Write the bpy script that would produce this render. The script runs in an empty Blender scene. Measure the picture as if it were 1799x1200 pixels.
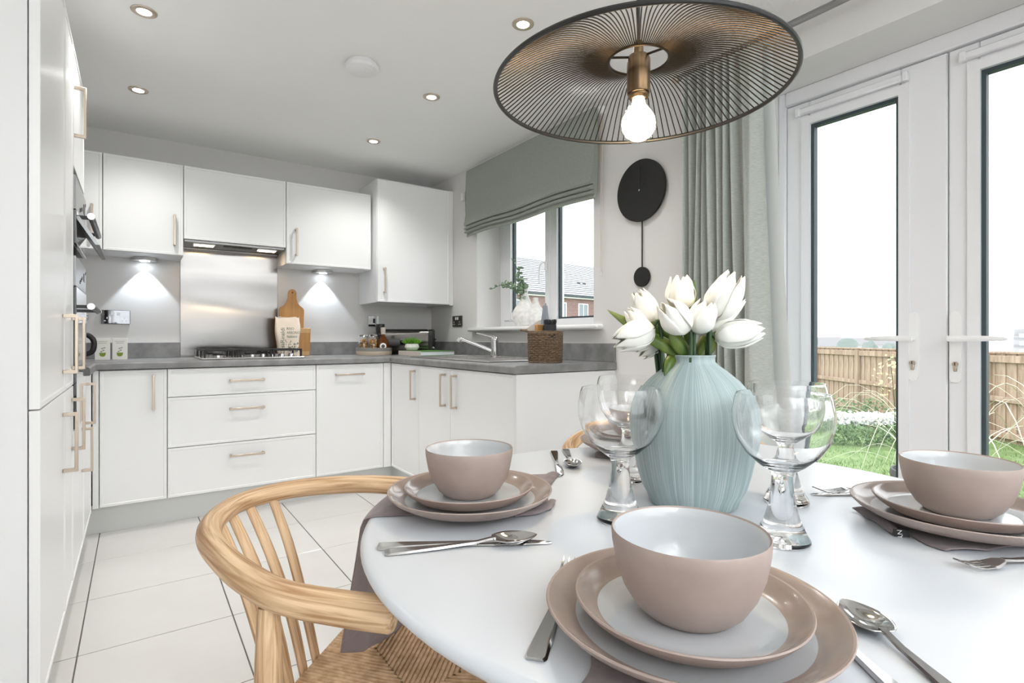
import bpy, bmesh, math, random
from mathutils import Vector, Matrix, Quaternion
random.seed(7)
PI = math.pi
D = bpy.data
SC = bpy.context.scene
COL = SC.collection

# ------------------------------------------------------------------ camera, sky, lamps, exposure
cam_d = D.cameras.new('camera'); cam = D.objects.new('camera', cam_d); COL.objects.link(cam)
cam.location = (0, 0, 1.0377)
cam.rotation_euler = (PI/2, 0, -0.6111)
cam_d.sensor_width = 36; cam_d.lens = 18.879; cam_d.shift_y = -0.0032; cam_d.clip_start = 0.02; cam_d.clip_end = 400
SC.camera = cam
SC.view_settings.view_transform = 'Standard'; SC.view_settings.look = 'None'
SC.view_settings.gamma = 1.0; SC.view_settings.use_curve_mapping = False
SC.view_settings.exposure = 0.58
SC.cycles.max_bounces = 14; SC.cycles.diffuse_bounces = 9; SC.cycles.glossy_bounces = 6
SC.cycles.transmission_bounces = 12; SC.cycles.transparent_max_bounces = 16
SC.cycles.use_denoising = True
SC.cycles.sample_clamp_indirect = 6.0
SC.cycles.caustics_reflective = False
W = D.worlds.new('overcast_sky'); SC.world = W; W.use_nodes = True
bg = W.node_tree.nodes['Background']
bg.inputs[0].default_value = (0.93, 0.97, 1.0, 1); bg.inputs[1].default_value = 2.25

DOWN_W = 19.5      # ceiling downlights
REAR_W = 118      # unseen spots added behind the camera, bouncing fill off the ceiling
PUCK_W = 7.0       # lights under the wall cupboards
HOOD_W = 0.7       # cooker hood lamps
BULB_W = 3.2       # filament bulb

def lamp(name, kind, loc, energy, color=(1,1,1), size=0.05, rot=(0,0,0), spot=None, blend=0.5):
    l = D.lights.new(name, kind); l.energy = energy; l.color = color
    if kind == 'SPOT':
        l.spot_size = spot; l.spot_blend = blend; l.shadow_soft_size = size
    elif kind == 'POINT': l.shadow_soft_size = size
    elif kind == 'AREA': l.size = size
    o = D.objects.new(name, l); COL.objects.link(o); o.location = loc; o.rotation_euler = rot
    return o

# ------------------------------------------------------------------ materials
def nt(m): return m.node_tree.nodes, m.node_tree.links
def mk(name, col, rough=0.5, metal=0.0, spec=None, coat=0.0, emis=None, estr=0.0, trans=0.0, ior=None, sss=0.0, sheen=0.0):
    m = D.materials.new(name); m.use_nodes = True
    b = m.node_tree.nodes['Principled BSDF']
    b.inputs['Base Color'].default_value = (*col, 1); b.inputs['Roughness'].default_value = rough
    b.inputs['Metallic'].default_value = metal
    if spec is not None: b.inputs['Specular IOR Level'].default_value = spec
    if coat: b.inputs['Coat Weight'].default_value = coat; b.inputs['Coat Roughness'].default_value = 0.05
    if emis: b.inputs['Emission Color'].default_value = (*emis, 1); b.inputs['Emission Strength'].default_value = estr
    if trans: b.inputs['Transmission Weight'].default_value = trans
    if ior: b.inputs['IOR'].default_value = ior
    if sss: b.inputs['Subsurface Weight'].default_value = sss; b.inputs['Subsurface Radius'].default_value = (.01,.01,.008)
    if sheen: b.inputs['Sheen Weight'].default_value = sheen
    return m
def noisy(name, c1, c2, scale=(8,8,8), rough=0.5, detail=4, coord='Object', bump=0.0, metal=0.0, lo=.35, hi=.65, nscale=1.0, coat=0.0, distort=0.0, spec=None, sss=0.0):
    m = mk(name, c1, rough, metal, coat=coat, spec=spec, sss=sss); n, l = nt(m); b = n['Principled BSDF']
    if coord == 'grain':
        t = n.new('ShaderNodeAttribute'); t.attribute_name = 'grain'; out = t.outputs['Vector']
    else:
        t = n.new('ShaderNodeTexCoord'); out = t.outputs[coord]
    mp = n.new('ShaderNodeMapping'); mp.inputs['Scale'].default_value = scale; l.new(out, mp.inputs['Vector'])
    nz = n.new('ShaderNodeTexNoise'); nz.inputs['Scale'].default_value = nscale; nz.inputs['Detail'].default_value = detail
    nz.inputs['Distortion'].default_value = distort
    l.new(mp.outputs[0], nz.inputs['Vector'])
    r = n.new('ShaderNodeValToRGB'); r.color_ramp.elements[0].position = lo; r.color_ramp.elements[1].position = hi
    r.color_ramp.elements[0].color = (*c1, 1); r.color_ramp.elements[1].color = (*c2, 1)
    l.new(nz.outputs['Fac'], r.inputs['Fac']); l.new(r.outputs['Color'], b.inputs['Base Color'])
    if bump:
        bp = n.new('ShaderNodeBump'); bp.inputs['Strength'].default_value = bump; bp.inputs['Distance'].default_value = 0.002
        l.new(nz.outputs['Fac'], bp.inputs['Height']); l.new(bp.outputs[0], b.inputs['Normal'])
    return m
def pane_mat(name, tint=(1,1,1)):
    m = D.materials.new(name); m.use_nodes = True; n, l = nt(m); n.remove(n['Principled BSDF'])
    tr = n.new('ShaderNodeBsdfTransparent'); tr.inputs[0].default_value = (*tint, 1)
    gl = n.new('ShaderNodeBsdfGlossy'); gl.inputs['Roughness'].default_value = 0.0
    ge = n.new('ShaderNodeNewGeometry'); dt = n.new('ShaderNodeVectorMath'); dt.operation = 'DOT_PRODUCT'
    l.new(ge.outputs['Incoming'], dt.inputs[0]); l.new(ge.outputs['Normal'], dt.inputs[1])
    def ma(op, a, b=None):
        q = n.new('ShaderNodeMath'); q.operation = op
        for i, v in enumerate((a, b)):
            if v is None: continue
            if isinstance(v, (int, float)): q.inputs[i].default_value = v
            else: l.new(v, q.inputs[i])
        return q.outputs[0]
    k = ma('ADD', ma('MULTIPLY', ma('POWER', ma('SUBTRACT', 1.0, ma('ABSOLUTE', dt.outputs['Value'])), 5.0), .96), .04)   # Schlick reflectance
    mx = n.new('ShaderNodeMixShader'); l.new(k, mx.inputs[0]); l.new(tr.outputs[0], mx.inputs[1]); l.new(gl.outputs[0], mx.inputs[2])
    l.new(mx.outputs[0], n['Material Output'].inputs['Surface']); return m
def weave(name, c1, c2, s=1200, rough=0.9, bump=0.25, sheen=.2):
    m = noisy(name, c1, c2, (60,60,400), rough, 3, bump=0.0); n, l = nt(m); b = n['Principled BSDF']
    b.inputs['Sheen Weight'].default_value = sheen
    nz = [q for q in n if q.type == 'TEX_NOISE'][0]
    bp = n.new('ShaderNodeBump'); bp.inputs['Strength'].default_value = bump; bp.inputs['Distance'].default_value = 0.001
    l.new(nz.outputs['Fac'], bp.inputs['Height']); l.new(bp.outputs[0], b.inputs['Normal']); return m

M = {}
M['wall'] = noisy('painted_plaster', (.68,.67,.66), (.69,.68,.67), (3,3,3), .85)
M['ceil'] = noisy('ceiling_paint', (.89,.89,.885), (.90,.90,.895), (3,3,3), .9)
M['tile'] = noisy('porcelain_tile', (.67,.655,.63), (.69,.675,.65), (5,5,5), .16)
M['grout'] = mk('grey_grout', (.16,.15,.14), .9)
M['cab'] = mk('white_satin_lacquer', (.84,.845,.845), .28)
M['cabend'] = mk('white_end_panel', (.79,.795,.80), .4)
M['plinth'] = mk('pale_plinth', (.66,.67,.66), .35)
M['nickel'] = mk('brushed_nickel', (.60,.51,.42), .34, .9)
M['steel'] = mk('stainless_steel', (.62,.61,.60), .25, 1)
M['chrome'] = mk('chrome', (.70,.70,.71), .06, 1)
M['mirror'] = mk('dark_mirror_chrome', (.27,.27,.28), .04, 1)
M['dsteel'] = mk('dark_brushed_steel', (.30,.30,.30), .3, 1)
M['cutlery'] = mk('polished_cutlery_steel', (.56,.55,.54), .08, 1)
M['worktop'] = noisy('grey_stone_laminate', (.165,.165,.165), (.245,.245,.245), (14,14,14), .42, 8)
M['black'] = mk('black_plastic', (.012,.012,.012), .35)
M['matblack'] = mk('matt_black', (.006,.006,.006), .6)
M['iron'] = mk('cast_iron', (.012,.011,.011), .5)
M['ovenglass'] = mk('black_oven_glass', (.015,.017,.018), .03, 0, spec=.9, coat=1.0)
M['upvc'] = mk('white_upvc', (.78,.78,.80), .3)
M['gasket'] = mk('dark_gasket', (.04,.06,.07), .6)
M['pane'] = pane_mat('window_glass')
M['white'] = mk('white_gloss_paint', (.83,.83,.83), .3)
M['plastic'] = mk('white_plastic', (.80,.80,.81), .4)
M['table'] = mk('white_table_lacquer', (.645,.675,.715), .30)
M['ash'] = noisy('oiled_ash', (.36,.185,.075), (.76,.55,.34), (6,120,120), .5, 7, 'grain', .3, lo=.33, hi=.64, distort=.9)
M['cord'] = noisy('paper_cord', (.50,.32,.175), (.70,.49,.30), (60,60,60), .8, 3)
M['napkin'] = weave('mauve_linen', (.235,.19,.195), (.275,.225,.235))
M['taupe'] = noisy('taupe_stoneware', (.36,.285,.25), (.40,.32,.285), (20,20,20), .5, 3)
M['glaze'] = mk('pale_grey_glaze', (.56,.58,.60), .09, coat=.5)
M['band'] = noisy('taupe_glazed_rim', (.34,.265,.225), (.39,.31,.27), (20,20,20), .2, 3, coat=.3)
M['glass'] = mk('clear_glass', (1,1,1), .0, trans=1.0, ior=1.48)
M['bronze'] = mk('dark_bronze', (.05,.036,.023), .34, .95)
M['antique'] = noisy('antique_brass', (.16,.10,.055), (.24,.16,.09), (300,300,3), .3, 3, metal=1)
M['bulb'] = mk('glowing_bulb', (1,.9,.75), .1, emis=(1,.80,.52), estr=7)
M['led'] = mk('downlight_lens', (1,1,1), .3, emis=(1,.98,.95), estr=14)
M['ledcool'] = mk('cool_led_lens', (1,1,1), .3, emis=(.85,.93,1), estr=14)
M['ledwarm'] = mk('warm_lamp_lens', (1,1,1), .3, emis=(1,.72,.42), estr=7)
M['sage'] = weave('sage_green_blind_linen', (.26,.285,.25), (.30,.325,.288))
M['curtain'] = weave('grey_green_curtain', (.37,.395,.37), (.45,.48,.455), bump=.3)
M['lining'] = mk('white_lining', (.78,.82,.82), .9)
M['petal'] = noisy('white_tulip_petal', (.86,.86,.80), (.88,.87,.83), (30,30,4), .5, 3, sss=.15)
M['leafg'] = noisy('tulip_leaf', (.045,.10,.012), (.14,.19,.03), (40,40,8), .4, 3)
M['stemg'] = mk('dark_green_stem', (.035,.075,.03), .5)
M['oak'] = noisy('bamboo_board', (.44,.215,.065), (.56,.30,.11), (60,8,3), .45, 4, lo=.3, hi=.7)
M['oakpale'] = noisy('pale_bamboo', (.58,.36,.16), (.66,.43,.21), (60,8,3), .45, 4)
M['bag'] = noisy('cream_paper_bag', (.74,.64,.53), (.79,.69,.58), (12,12,12), .7, 3)
M['inkgreen'] = mk('green_print', (.07,.11,.09), .7)
M['card'] = mk('white_card', (.80,.78,.74), .6)
M['wicker'] = noisy('brown_wicker', (.10,.062,.036), (.21,.14,.085), (120,120,120), .7, 3)
M['stonew'] = noisy('white_textured_ceramic', (.66,.64,.62), (.80,.79,.77), (45,45,45), .7, 6, bump=.6)
M['euc'] = noisy('eucalyptus_leaf', (.13,.21,.12), (.30,.40,.27), (30,30,30), .6, 3)
M['succ'] = noisy('succulent_leaf', (.07,.22,.012), (.16,.36,.03), (40,40,30), .45, 3)
M['amber'] = mk('amber_liquid_glass', (.50,.15,.02), .05, trans=.85, ior=1.3)
M['pickle'] = noisy('orange_pickles', (.85,.40,.04), (.22,.14,.03), (70,70,70), .5, 3, lo=.4, hi=.65)
M['slate'] = mk('dark_grey_ceramic', (.06,.06,.06), .7)
M['greyware'] = mk('grey_painted_wood', (.25,.24,.22), .6)
M['cream'] = mk('cream_painted_wood', (.62,.52,.41), .55)
M['green'] = mk('green_book_cover', (.10,.26,.05), .5)
M['spine'] = mk('pale_book_spine', (.60,.55,.50), .6)
M['paper'] = mk('paper_block', (.78,.81,.84), .7)
M['bluesteel'] = mk('grater_steel', (.42,.46,.52), .25, 1)
M['bristle'] = mk('black_bristles', (.03,.03,.035), .8)
M['anthracite'] = mk('black_nickel_plate', (.10,.09,.085), .3, .8)
M['lawn'] = noisy('lawn_soil_and_grass', (.11,.19,.055), (.19,.27,.10), (3,3,3), .9, 6)
M['blade'] = noisy('grass_blade', (.12,.22,.055), (.21,.30,.12), (2,2,2), .8, 3)
M['fence'] = noisy('weathered_pine', (.29,.19,.135), (.50,.375,.285), (16,16,2.0), .85, 6, lo=.3, hi=.66)
M['hedge'] = noisy('box_hedge_leaf', (.055,.12,.04), (.17,.27,.11), (9,9,9), .7, 3)
M['flower'] = mk('white_blossom', (.82,.82,.82), .8)
M['sedge'] = noisy('variegated_sedge', (.48,.50,.33), (.70,.70,.60), (3,3,3), .6, 3)
M['yleaf'] = mk('yellow_green_leaf', (.50,.45,.25), .7)
M['roofshade'] = mk('painted_edge_shade', (.16,.165,.18), .9)  # shade under each course, painted dark on the tile front edges
M['rooft'] = noisy('pale_roof_tile', (.42,.43,.45), (.48,.49,.51), (1,1,1), .7, 3)
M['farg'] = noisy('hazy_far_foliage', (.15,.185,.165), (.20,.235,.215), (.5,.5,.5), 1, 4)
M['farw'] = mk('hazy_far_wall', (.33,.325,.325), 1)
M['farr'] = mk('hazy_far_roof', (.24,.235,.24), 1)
M['tag'] = mk('black_tag', (.012,.012,.013), .7)
M['patio'] = noisy('pale_paving', (.45,.44,.42), (.55,.54,.52), (4,4,4), .8, 4)

def brick_mat():
    m = mk('red_brick', (.4,.15,.1), .9); n, l = nt(m)
    t = n.new('ShaderNodeTexCoord'); mp = n.new('ShaderNodeMapping'); mp.inputs['Rotation'].default_value = (PI/2, 0, 0)
    br = n.new('ShaderNodeTexBrick'); br.inputs['Scale'].default_value = 1.0
    br.inputs['Brick Width'].default_value = .225; br.inputs['Row Height'].default_value = .075; br.inputs['Mortar Size'].default_value = .012
    br.inputs['Color1'].default_value = (.26,.105,.09,1); br.inputs['Color2'].default_value = (.17,.07,.065,1); br.inputs['Mortar'].default_value = (.36,.31,.30,1)
    l.new(t.outputs['Object'], mp.inputs[0]); l.new(mp.outputs[0], br.inputs['Vector']); l.new(br.outputs['Color'], n['Principled BSDF'].inputs['Base Color'])
    return m
M['brick'] = brick_mat()
def brushed_mat():
    m = mk('brushed_steel_sheet', (.26,.25,.24), .17, 1); n, l = nt(m); b = n['Principled BSDF']
    b.inputs['Anisotropic'].default_value = .9
    tv = n.new('ShaderNodeCombineXYZ'); tv.inputs[0].default_value = 1; l.new(tv.outputs[0], b.inputs['Tangent'])
    t = n.new('ShaderNodeTexCoord')
    mp2 = n.new('ShaderNodeMapping'); mp2.inputs['Scale'].default_value = (2.2, 1, 6); l.new(t.outputs['Object'], mp2.inputs[0])
    n2 = n.new('ShaderNodeTexNoise'); n2.inputs['Scale'].default_value = 1; n2.inputs['Detail'].default_value = 0; l.new(mp2.outputs[0], n2.inputs['Vector'])
    b2 = n.new('ShaderNodeBump'); b2.inputs['Strength'].default_value = .35; b2.inputs['Distance'].default_value = .012; l.new(n2.outputs['Fac'], b2.inputs['Height'])
    l.new(b2.outputs[0], b.inputs['Normal']); return m
M['brushed'] = brushed_mat()
def vase_mat():
    m = mk('chalky_blue_glaze', (.36,.46,.46), .6); n, l = nt(m); b = n['Principled BSDF']
    t = n.new('ShaderNodeAttribute'); t.attribute_name = 'grain'
    def nz(sc, lo, hi, det=4):
        mp = n.new('ShaderNodeMapping'); mp.inputs['Scale'].default_value = sc; l.new(t.outputs['Vector'], mp.inputs[0])
        q = n.new('ShaderNodeTexNoise'); q.inputs['Scale'].default_value = 1; q.inputs['Detail'].default_value = det; l.new(mp.outputs[0], q.inputs['Vector'])
        r = n.new('ShaderNodeMapRange'); r.inputs[1].default_value = lo; r.inputs[2].default_value = hi; l.new(q.outputs['Fac'], r.inputs[0]); return r.outputs[0]
    a = nz((950,950,5), .55, .70, 2); c = nz((60,60,4), .35, .65); d = nz((330,330,3), .55, .75, 1)
    def mix(f, c1, c2):
        x = n.new('ShaderNodeMix'); x.data_type = 'RGBA'; l.new(f, x.inputs[0])
        if isinstance(c1, tuple): x.inputs[6].default_value = (*c1, 1)
        else: l.new(c1, x.inputs[6])
        x.inputs[7].default_value = (*c2, 1); return x.outputs[2]
    k = mix(c, (.285,.37,.372), (.375,.46,.46)); k = mix(d, k, (.45,.53,.53)); k = mix(a, k, (.60,.67,.67))
    l.new(k, b.inputs['Base Color'])
    bp = n.new('ShaderNodeBump'); bp.inputs['Strength'].default_value = .25; bp.inputs['Distance'].default_value = .001
    l.new(a, bp.inputs['Height']); l.new(bp.outputs[0], b.inputs['Normal']); return m
M['vase'] = vase_mat()

# ------------------------------------------------------------------ mesh helpers
def frame_of(d):
    d = Vector(d).normalized(); up = Vector((0,0,1)) if abs(d.z) < .95 else Vector((1,0,0))
    s = d.cross(up).normalized(); return s, s.cross(d).normalized()
class MB:
    def __init__(s): s.v = []; s.f = []; s.mi = []; s.g = []; s.cur = 0
    def V(s, p, g=None):
        s.v.append(tuple(p)); s.g.append(tuple(g) if g is not None else tuple(p)); return len(s.v)-1
    def F(s, *ids): s.f.append(ids); s.mi.append(s.cur)
    def box(s, x0, x1, y0, y1, z0, z1, b=0.0):
        if b <= 0:
            i = [s.V(p) for p in ((x0,y0,z0),(x1,y0,z0),(x1,y1,z0),(x0,y1,z0),(x0,y0,z1),(x1,y0,z1),(x1,y1,z1),(x0,y1,z1))]
            for q in ((3,2,1,0),(4,5,6,7),(0,1,5,4),(1,2,6,5),(2,3,7,6),(3,0,4,7)): s.F(*[i[k] for k in q])
            return s
        X = ((x0,1),(x1,-1)); Y = ((y0,1),(y1,-1)); Z = ((z0,1),(z1,-1)); idx = {}
        for a in (0,1):
            for c in (0,1):
                for e in (0,1):
                    x,sx = X[a]; y,sy = Y[c]; z,sz = Z[e]
                    idx[a,c,e,'x'] = s.V((x, y+sy*b, z+sz*b)); idx[a,c,e,'y'] = s.V((x+sx*b, y, z+sz*b)); idx[a,c,e,'z'] = s.V((x+sx*b, y+sy*b, z))
        for a in (0,1): s.F(*[idx[a,c,e,'x'] for c,e in ((0,0),(1,0),(1,1),(0,1))])
        for c in (0,1): s.F(*[idx[a,c,e,'y'] for a,e in ((0,0),(1,0),(1,1),(0,1))])
        for e in (0,1): s.F(*[idx[a,c,e,'z'] for a,c in ((0,0),(1,0),(1,1),(0,1))])
        for a in (0,1):
            for c in (0,1):
                s.F(idx[a,c,0,'x'], idx[a,c,1,'x'], idx[a,c,1,'y'], idx[a,c,0,'y'])
            for e in (0,1):
                s.F(idx[a,0,e,'x'], idx[a,1,e,'x'], idx[a,1,e,'z'], idx[a,0,e,'z'])
        for c in (0,1):
            for e in (0,1):
                s.F(idx[0,c,e,'y'], idx[1,c,e,'y'], idx[1,c,e,'z'], idx[0,c,e,'z'])
        for a in (0,1):
            for c in (0,1):
                for e in (0,1): s.F(idx[a,c,e,'x'], idx[a,c,e,'y'], idx[a,c,e,'z'])
        return s
    def tube(s, pts, r, n=10, rv=None, up=None, caps=True, closed=False, taper=None):
        pts = [Vector(p) for p in pts]; m = len(pts)
        R = r if isinstance(r, (list, tuple)) else [r]*m
        RV = rv if isinstance(rv, (list, tuple)) else ([rv]*m if rv else R)
        rings = []; L = 0; prev = None
        for i in range(m):
            if closed: d = pts[(i+1) % m]-pts[i-1]
            else: d = pts[min(i+1, m-1)]-pts[max(i-1, 0)]
            if d.length < 1e-9: d = Vector((0,0,1))
            d.normalize()
            if up is not None:
                sd = d.cross(Vector(up)).normalized(); u = sd.cross(d).normalized()
            elif prev is None: sd, u = frame_of(d)
            else:
                sd = (prev - d*prev.dot(d)).normalized(); u = sd.cross(d).normalized()
            prev = sd
            if i: L += (pts[i]-pts[i-1]).length
            ring = []
            for k in range(n):
                a = 2*PI*k/n; c, q = math.cos(a), math.sin(a)
                ring.append(s.V(pts[i]+sd*(c*R[i])+u*(q*RV[i]), (L, c*R[i], q*RV[i])))
            rings.append(ring)
        for i in range(m if closed else m-1):
            a, b = rings[i], rings[(i+1) % m]
            for k in range(n): s.F(a[k], a[(k+1)%n], b[(k+1)%n], b[k])
        if caps and not closed:
            s.F(*reversed(rings[0])); s.F(*rings[-1])
        return s
    def lathe(s, prof, n=40, c=(0,0,0), mats=None, close=False):
        rings = []
        for r, z in prof:
            if r < 1e-6: rings.append([s.V((c[0], c[1], c[2]+z))])
            else: rings.append([s.V((c[0]+r*math.cos(2*PI*k/n), c[1]+r*math.sin(2*PI*k/n), c[2]+z)) for k in range(n)])
        seq = list(range(len(rings)-1)) + ([len(rings)-1] if close else [])
        for i in seq:
            if mats: s.cur = mats[i]
            a, b = rings[i], rings[(i+1) % len(rings)]
            for k in range(n):
                if len(a) == 1 and len(b) == 1: continue
                if len(a) == 1: s.F(a[0], b[(k+1)%n], b[k])
                elif len(b) == 1: s.F(a[k], a[(k+1)%n], b[0])
                else: s.F(a[k], a[(k+1)%n], b[(k+1)%n], b[k])
        return s
    def prism(s, poly, fn, d0, d1):
        a = [s.V(fn(p, d0)) for p in poly]; b = [s.V(fn(p, d1)) for p in poly]; n = len(poly)
        s.F(*reversed(a)); s.F(*b)
        for i in range(n): s.F(a[i], a[(i+1)%n], b[(i+1)%n], b[i])
        return s
    def grid(s, nu, nv, fn, gfn=None):
        ids = [[s.V(fn(i/nu, j/nv), gfn(i/nu, j/nv) if gfn else None) for j in range(nv+1)] for i in range(nu+1)]
        for i in range(nu):
            for j in range(nv): s.F(ids[i][j], ids[i+1][j], ids[i+1][j+1], ids[i][j+1])
        return s
    def ball(s, c, r, nu=16, nv=10, sq=(1,1,1)):
        prof = [(max(0, r*math.sin(PI*j/nv)), -r*math.cos(PI*j/nv)) for j in range(nv+1)]
        k0 = len(s.v); s.lathe(prof, nu)
        for k in range(k0, len(s.v)):
            x, y, z = s.v[k]; s.v[k] = (c[0]+x*sq[0], c[1]+y*sq[1], c[2]+z*sq[2]); s.g[k] = s.v[k]
        return s
    def xf(s, mat, k0=0):
        for k in range(k0, len(s.v)): s.v[k] = tuple(mat @ Vector(s.v[k]))
        return s
    def mesh(s, name, mats, smooth=40, recalc=True):
        me = D.meshes.new(name); me.from_pydata(s.v, [], s.f)
        for m in mats: me.materials.append(m)
        if len(mats) > 1: me.polygons.foreach_set('material_index', s.mi)
        at = me.attributes.new('grain', 'FLOAT_VECTOR', 'POINT'); at.data.foreach_set('vector', [c for g in s.g for c in g])
        if recalc:
            bm = bmesh.new(); bm.from_mesh(me); bmesh.ops.recalc_face_normals(bm, faces=bm.faces); bm.to_mesh(me); bm.free()
        if smooth:
            me.polygons.foreach_set('use_smooth', [True]*len(me.polygons)); me.set_sharp_from_angle(angle=math.radians(smooth))
        me.update(); return me
    def build(s, name, mats, parent=None, smooth=40, recalc=True, loc=(0,0,0), rot=(0,0,0), label=None):
        if not isinstance(mats, (list, tuple)): mats = [mats]
        return link(name, s.mesh(name, mats, smooth, recalc), parent, loc, rot, label)
def link(name, me, parent=None, loc=(0,0,0), rot=(0,0,0), label=None):
    o = D.objects.new(name, me); COL.objects.link(o); o.parent = parent; o.location = loc; o.rotation_euler = rot
    if label: o['label'] = label
    return o
def tag(o, label, cat, group=None, kind=None):
    o['label'] = label; o['category'] = cat
    if group: o['group'] = group
    if kind: o['kind'] = kind
    return o
def thing(name, label, cat, loc=(0,0,0), rotz=0, group=None):
    o = D.objects.new(name, None); COL.objects.link(o); o.location = loc; o.rotation_euler = (0,0,rotz); o.empty_display_size = .05
    return tag(o, label, cat, group)
def struct(o, label=None):
    o['kind'] = 'structure'
    if label: o['label'] = label
    return o
def copy_tree(o, parent=None):
    c = o.copy(); COL.objects.link(c); c.parent = parent
    for ch in list(o.children): copy_tree(ch, c)
    return c
def text(name, s, size, parent, loc, rot, m, depth=.0004, align='LEFT', sx=1.0):
    cu = D.curves.new(name, 'FONT'); cu.body = s; cu.size = size; cu.extrude = depth; cu.align_x = align; cu.resolution_u = 3
    t = D.objects.new(name, cu); COL.objects.link(t)
    me = D.meshes.new_from_object(t); D.objects.remove(t); me.name = name; me.materials.clear(); me.materials.append(m)
    o = link(name, me, parent, loc, rot); o.scale = (sx, 1, 1); return o
def smooth_path(pts, k=6):
    P = [Vector(p) for p in pts]; out = []
    for i in range(len(P)-1):
        p0, p1, p2, p3 = P[max(i-1,0)], P[i], P[i+1], P[min(i+2,len(P)-1)]
        for j in range(k):
            t = j/k
            out.append(.5*((2*p1)+(p2-p0)*t+(2*p0-5*p1+4*p2-p3)*t*t+(3*p1-p0-3*p2+p3)*t**3))
    out.append(P[-1]); return out
def lerp(pts, t):
    for (a, x), (b, y) in zip(pts, pts[1:]):
        if t <= b: return x+(y-x)*(t-a)/(b-a)
    return pts[-1][1]
# ------------------------------------------------------------------ room shell
XW, YW, XL, YR, ZC = 2.09, 4.20, -0.80, -2.60, 2.34
XO = 2.42
fl = MB().box(XL-.2, XO, YR-.2, YW+.2, -.12, -.003).build('floor', M['grout'])
struct(fl, 'cream porcelain tiled floor with thin grey joints')
T = .455
tmesh = MB().box(0, T-.004, 0, T-.004, -.003, 0, .0012).mesh('floor_tile', [M['tile']], 0)
for i in range(-2, 6):
    for j in range(-6, 5):
        x = -.155+T*i; y = 2.25+T*j
        if x+T < XL or y+T < YR: continue
        w = min(T-.004, XW-x); 
        if w < .02 or x < XL-.3: continue
        o = link('floor_tile', tmesh, fl, (x, y, 0))
struct(MB().box(XL-.2, XO, YR-.2, YW+.2, ZC, ZC+.1).build('ceiling', M['ceil']))
struct(MB().box(XL-.2, XO, YW, YW+.2, 0, ZC).build('wall_back', M['wall']))
struct(MB().box(XL-.2, XL, YR, YW, 0, ZC).build('wall_left', M['wall']))
# right wall with window and french door openings
WY0, WY1, WZ0, WZ1 = 2.19, 3.44, 1.087, 2.13
DY0, DY1, DZ1 = .063, 1.265, 2.105
wr = MB()
for y0, y1, z0, z1 in ((YR, DY0, 0, ZC), (DY0, DY1, DZ1, ZC), (DY1, WY0, 0, ZC), (WY0, WY1, 0, WZ0), (WY0, WY1, WZ1, ZC), (WY1, YW, 0, ZC)):
    wr.box(XW, XO, y0, y1, z0, z1)
struct(wr.build('wall_right', M['wall'], smooth=0))
# rear wall (behind the camera) with a wide window added as an extra source of daylight
RX0, RX1, RZ0, RZ1 = -.45, 1.75, .35, 2.1
wb = MB()
for x0, x1, z0, z1 in ((XL-.2, RX0, 0, ZC), (RX1, XO, 0, ZC), (RX0, RX1, 0, RZ0), (RX0, RX1, RZ1, ZC)): wb.box(x0, x1, YR-.2, YR, z0, z1)
struct(wb.build('wall_rear', M['wall'], smooth=0))
w2 = thing('fill_window', 'unseen wide white window added in the rear wall to let in daylight', 'window', (0,0,0)); del w2['category']; struct(w2)
fr = MB()
for a in (RX0, (RX0+RX1)/2-.035, RX1-.07): fr.box(a, a+.07, YR-.15, YR-.08, RZ0, RZ1, .004)
for z in (RZ0, RZ1-.07): fr.box(RX0, RX1, YR-.149, YR-.081, z, z+.07)
fr.build('window_frame', M['upvc'], w2)
MB().box(RX0+.07, RX1-.07, YR-.118, YR-.112, RZ0+.07, RZ1-.07).build('pane', M['pane'], w2, 0)

# plinths and skirting
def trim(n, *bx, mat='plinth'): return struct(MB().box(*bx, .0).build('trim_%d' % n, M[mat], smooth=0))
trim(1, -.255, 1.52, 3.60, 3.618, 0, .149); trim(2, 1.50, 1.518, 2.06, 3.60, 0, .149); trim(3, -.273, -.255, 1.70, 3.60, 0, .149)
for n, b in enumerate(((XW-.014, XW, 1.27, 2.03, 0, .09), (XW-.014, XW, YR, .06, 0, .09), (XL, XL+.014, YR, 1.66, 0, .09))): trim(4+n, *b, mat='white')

# ------------------------------------------------------------------ kitchen window
w1 = thing('window_1', 'white two-light kitchen window over the sink', 'window'); del w1['category']; struct(w1)
WX = 2.30
f = MB()
f.box(WX, WX+.07, WY1-.06, WY1, WZ0+.03, WZ1, .003); f.box(WX, WX+.07, WY0, WY0+.05, WZ0+.03, WZ1, .003)
f.box(WX+.001, WX+.069, WY0+.04, WY1-.05, WZ0+.03, WZ0+.08, .003); f.box(WX+.001, WX+.069, WY0+.04, WY1-.05, WZ1-.06, WZ1, .003)
f.box(WX+.001, WX+.069, 2.765, 2.83, WZ0+.07, WZ1-.05, .003)
f.build('window_frame', M['upvc'], w1)
sh = MB()   # opening casement on the left
a0, a1, b0, b1 = 2.826, 3.374, WZ0+.084, WZ1-.064
for y0, y1, z0, z1 in ((a0, a0+.05, b0, b1), (a1-.085, a1, b0, b1), (a0+.05, a1-.085, b0, b0+.06), (a0+.05, a1-.085, b1-.06, b1)): sh.box(WX-.012, WX+.05, y0, y1, z0, z1, .004)
sash = sh.build('casement', M['upvc'], w1)
def ring(mb, x0, x1, y0, y1, z0, z1, t):
    mb.box(x0, x1, y0, y0+t, z0, z1); mb.box(x0, x1, y1-t, y1, z0, z1); mb.box(x0, x1, y0+t, y1-t, z0, z0+t); mb.box(x0, x1, y0+t, y1-t, z1-t, z1); return mb
ring(MB(), WX+.012, WX+.034, a0+.05, a1-.085, b0+.06, b1-.06, .014).build('gasket', M['gasket'], sash, 0)
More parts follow.
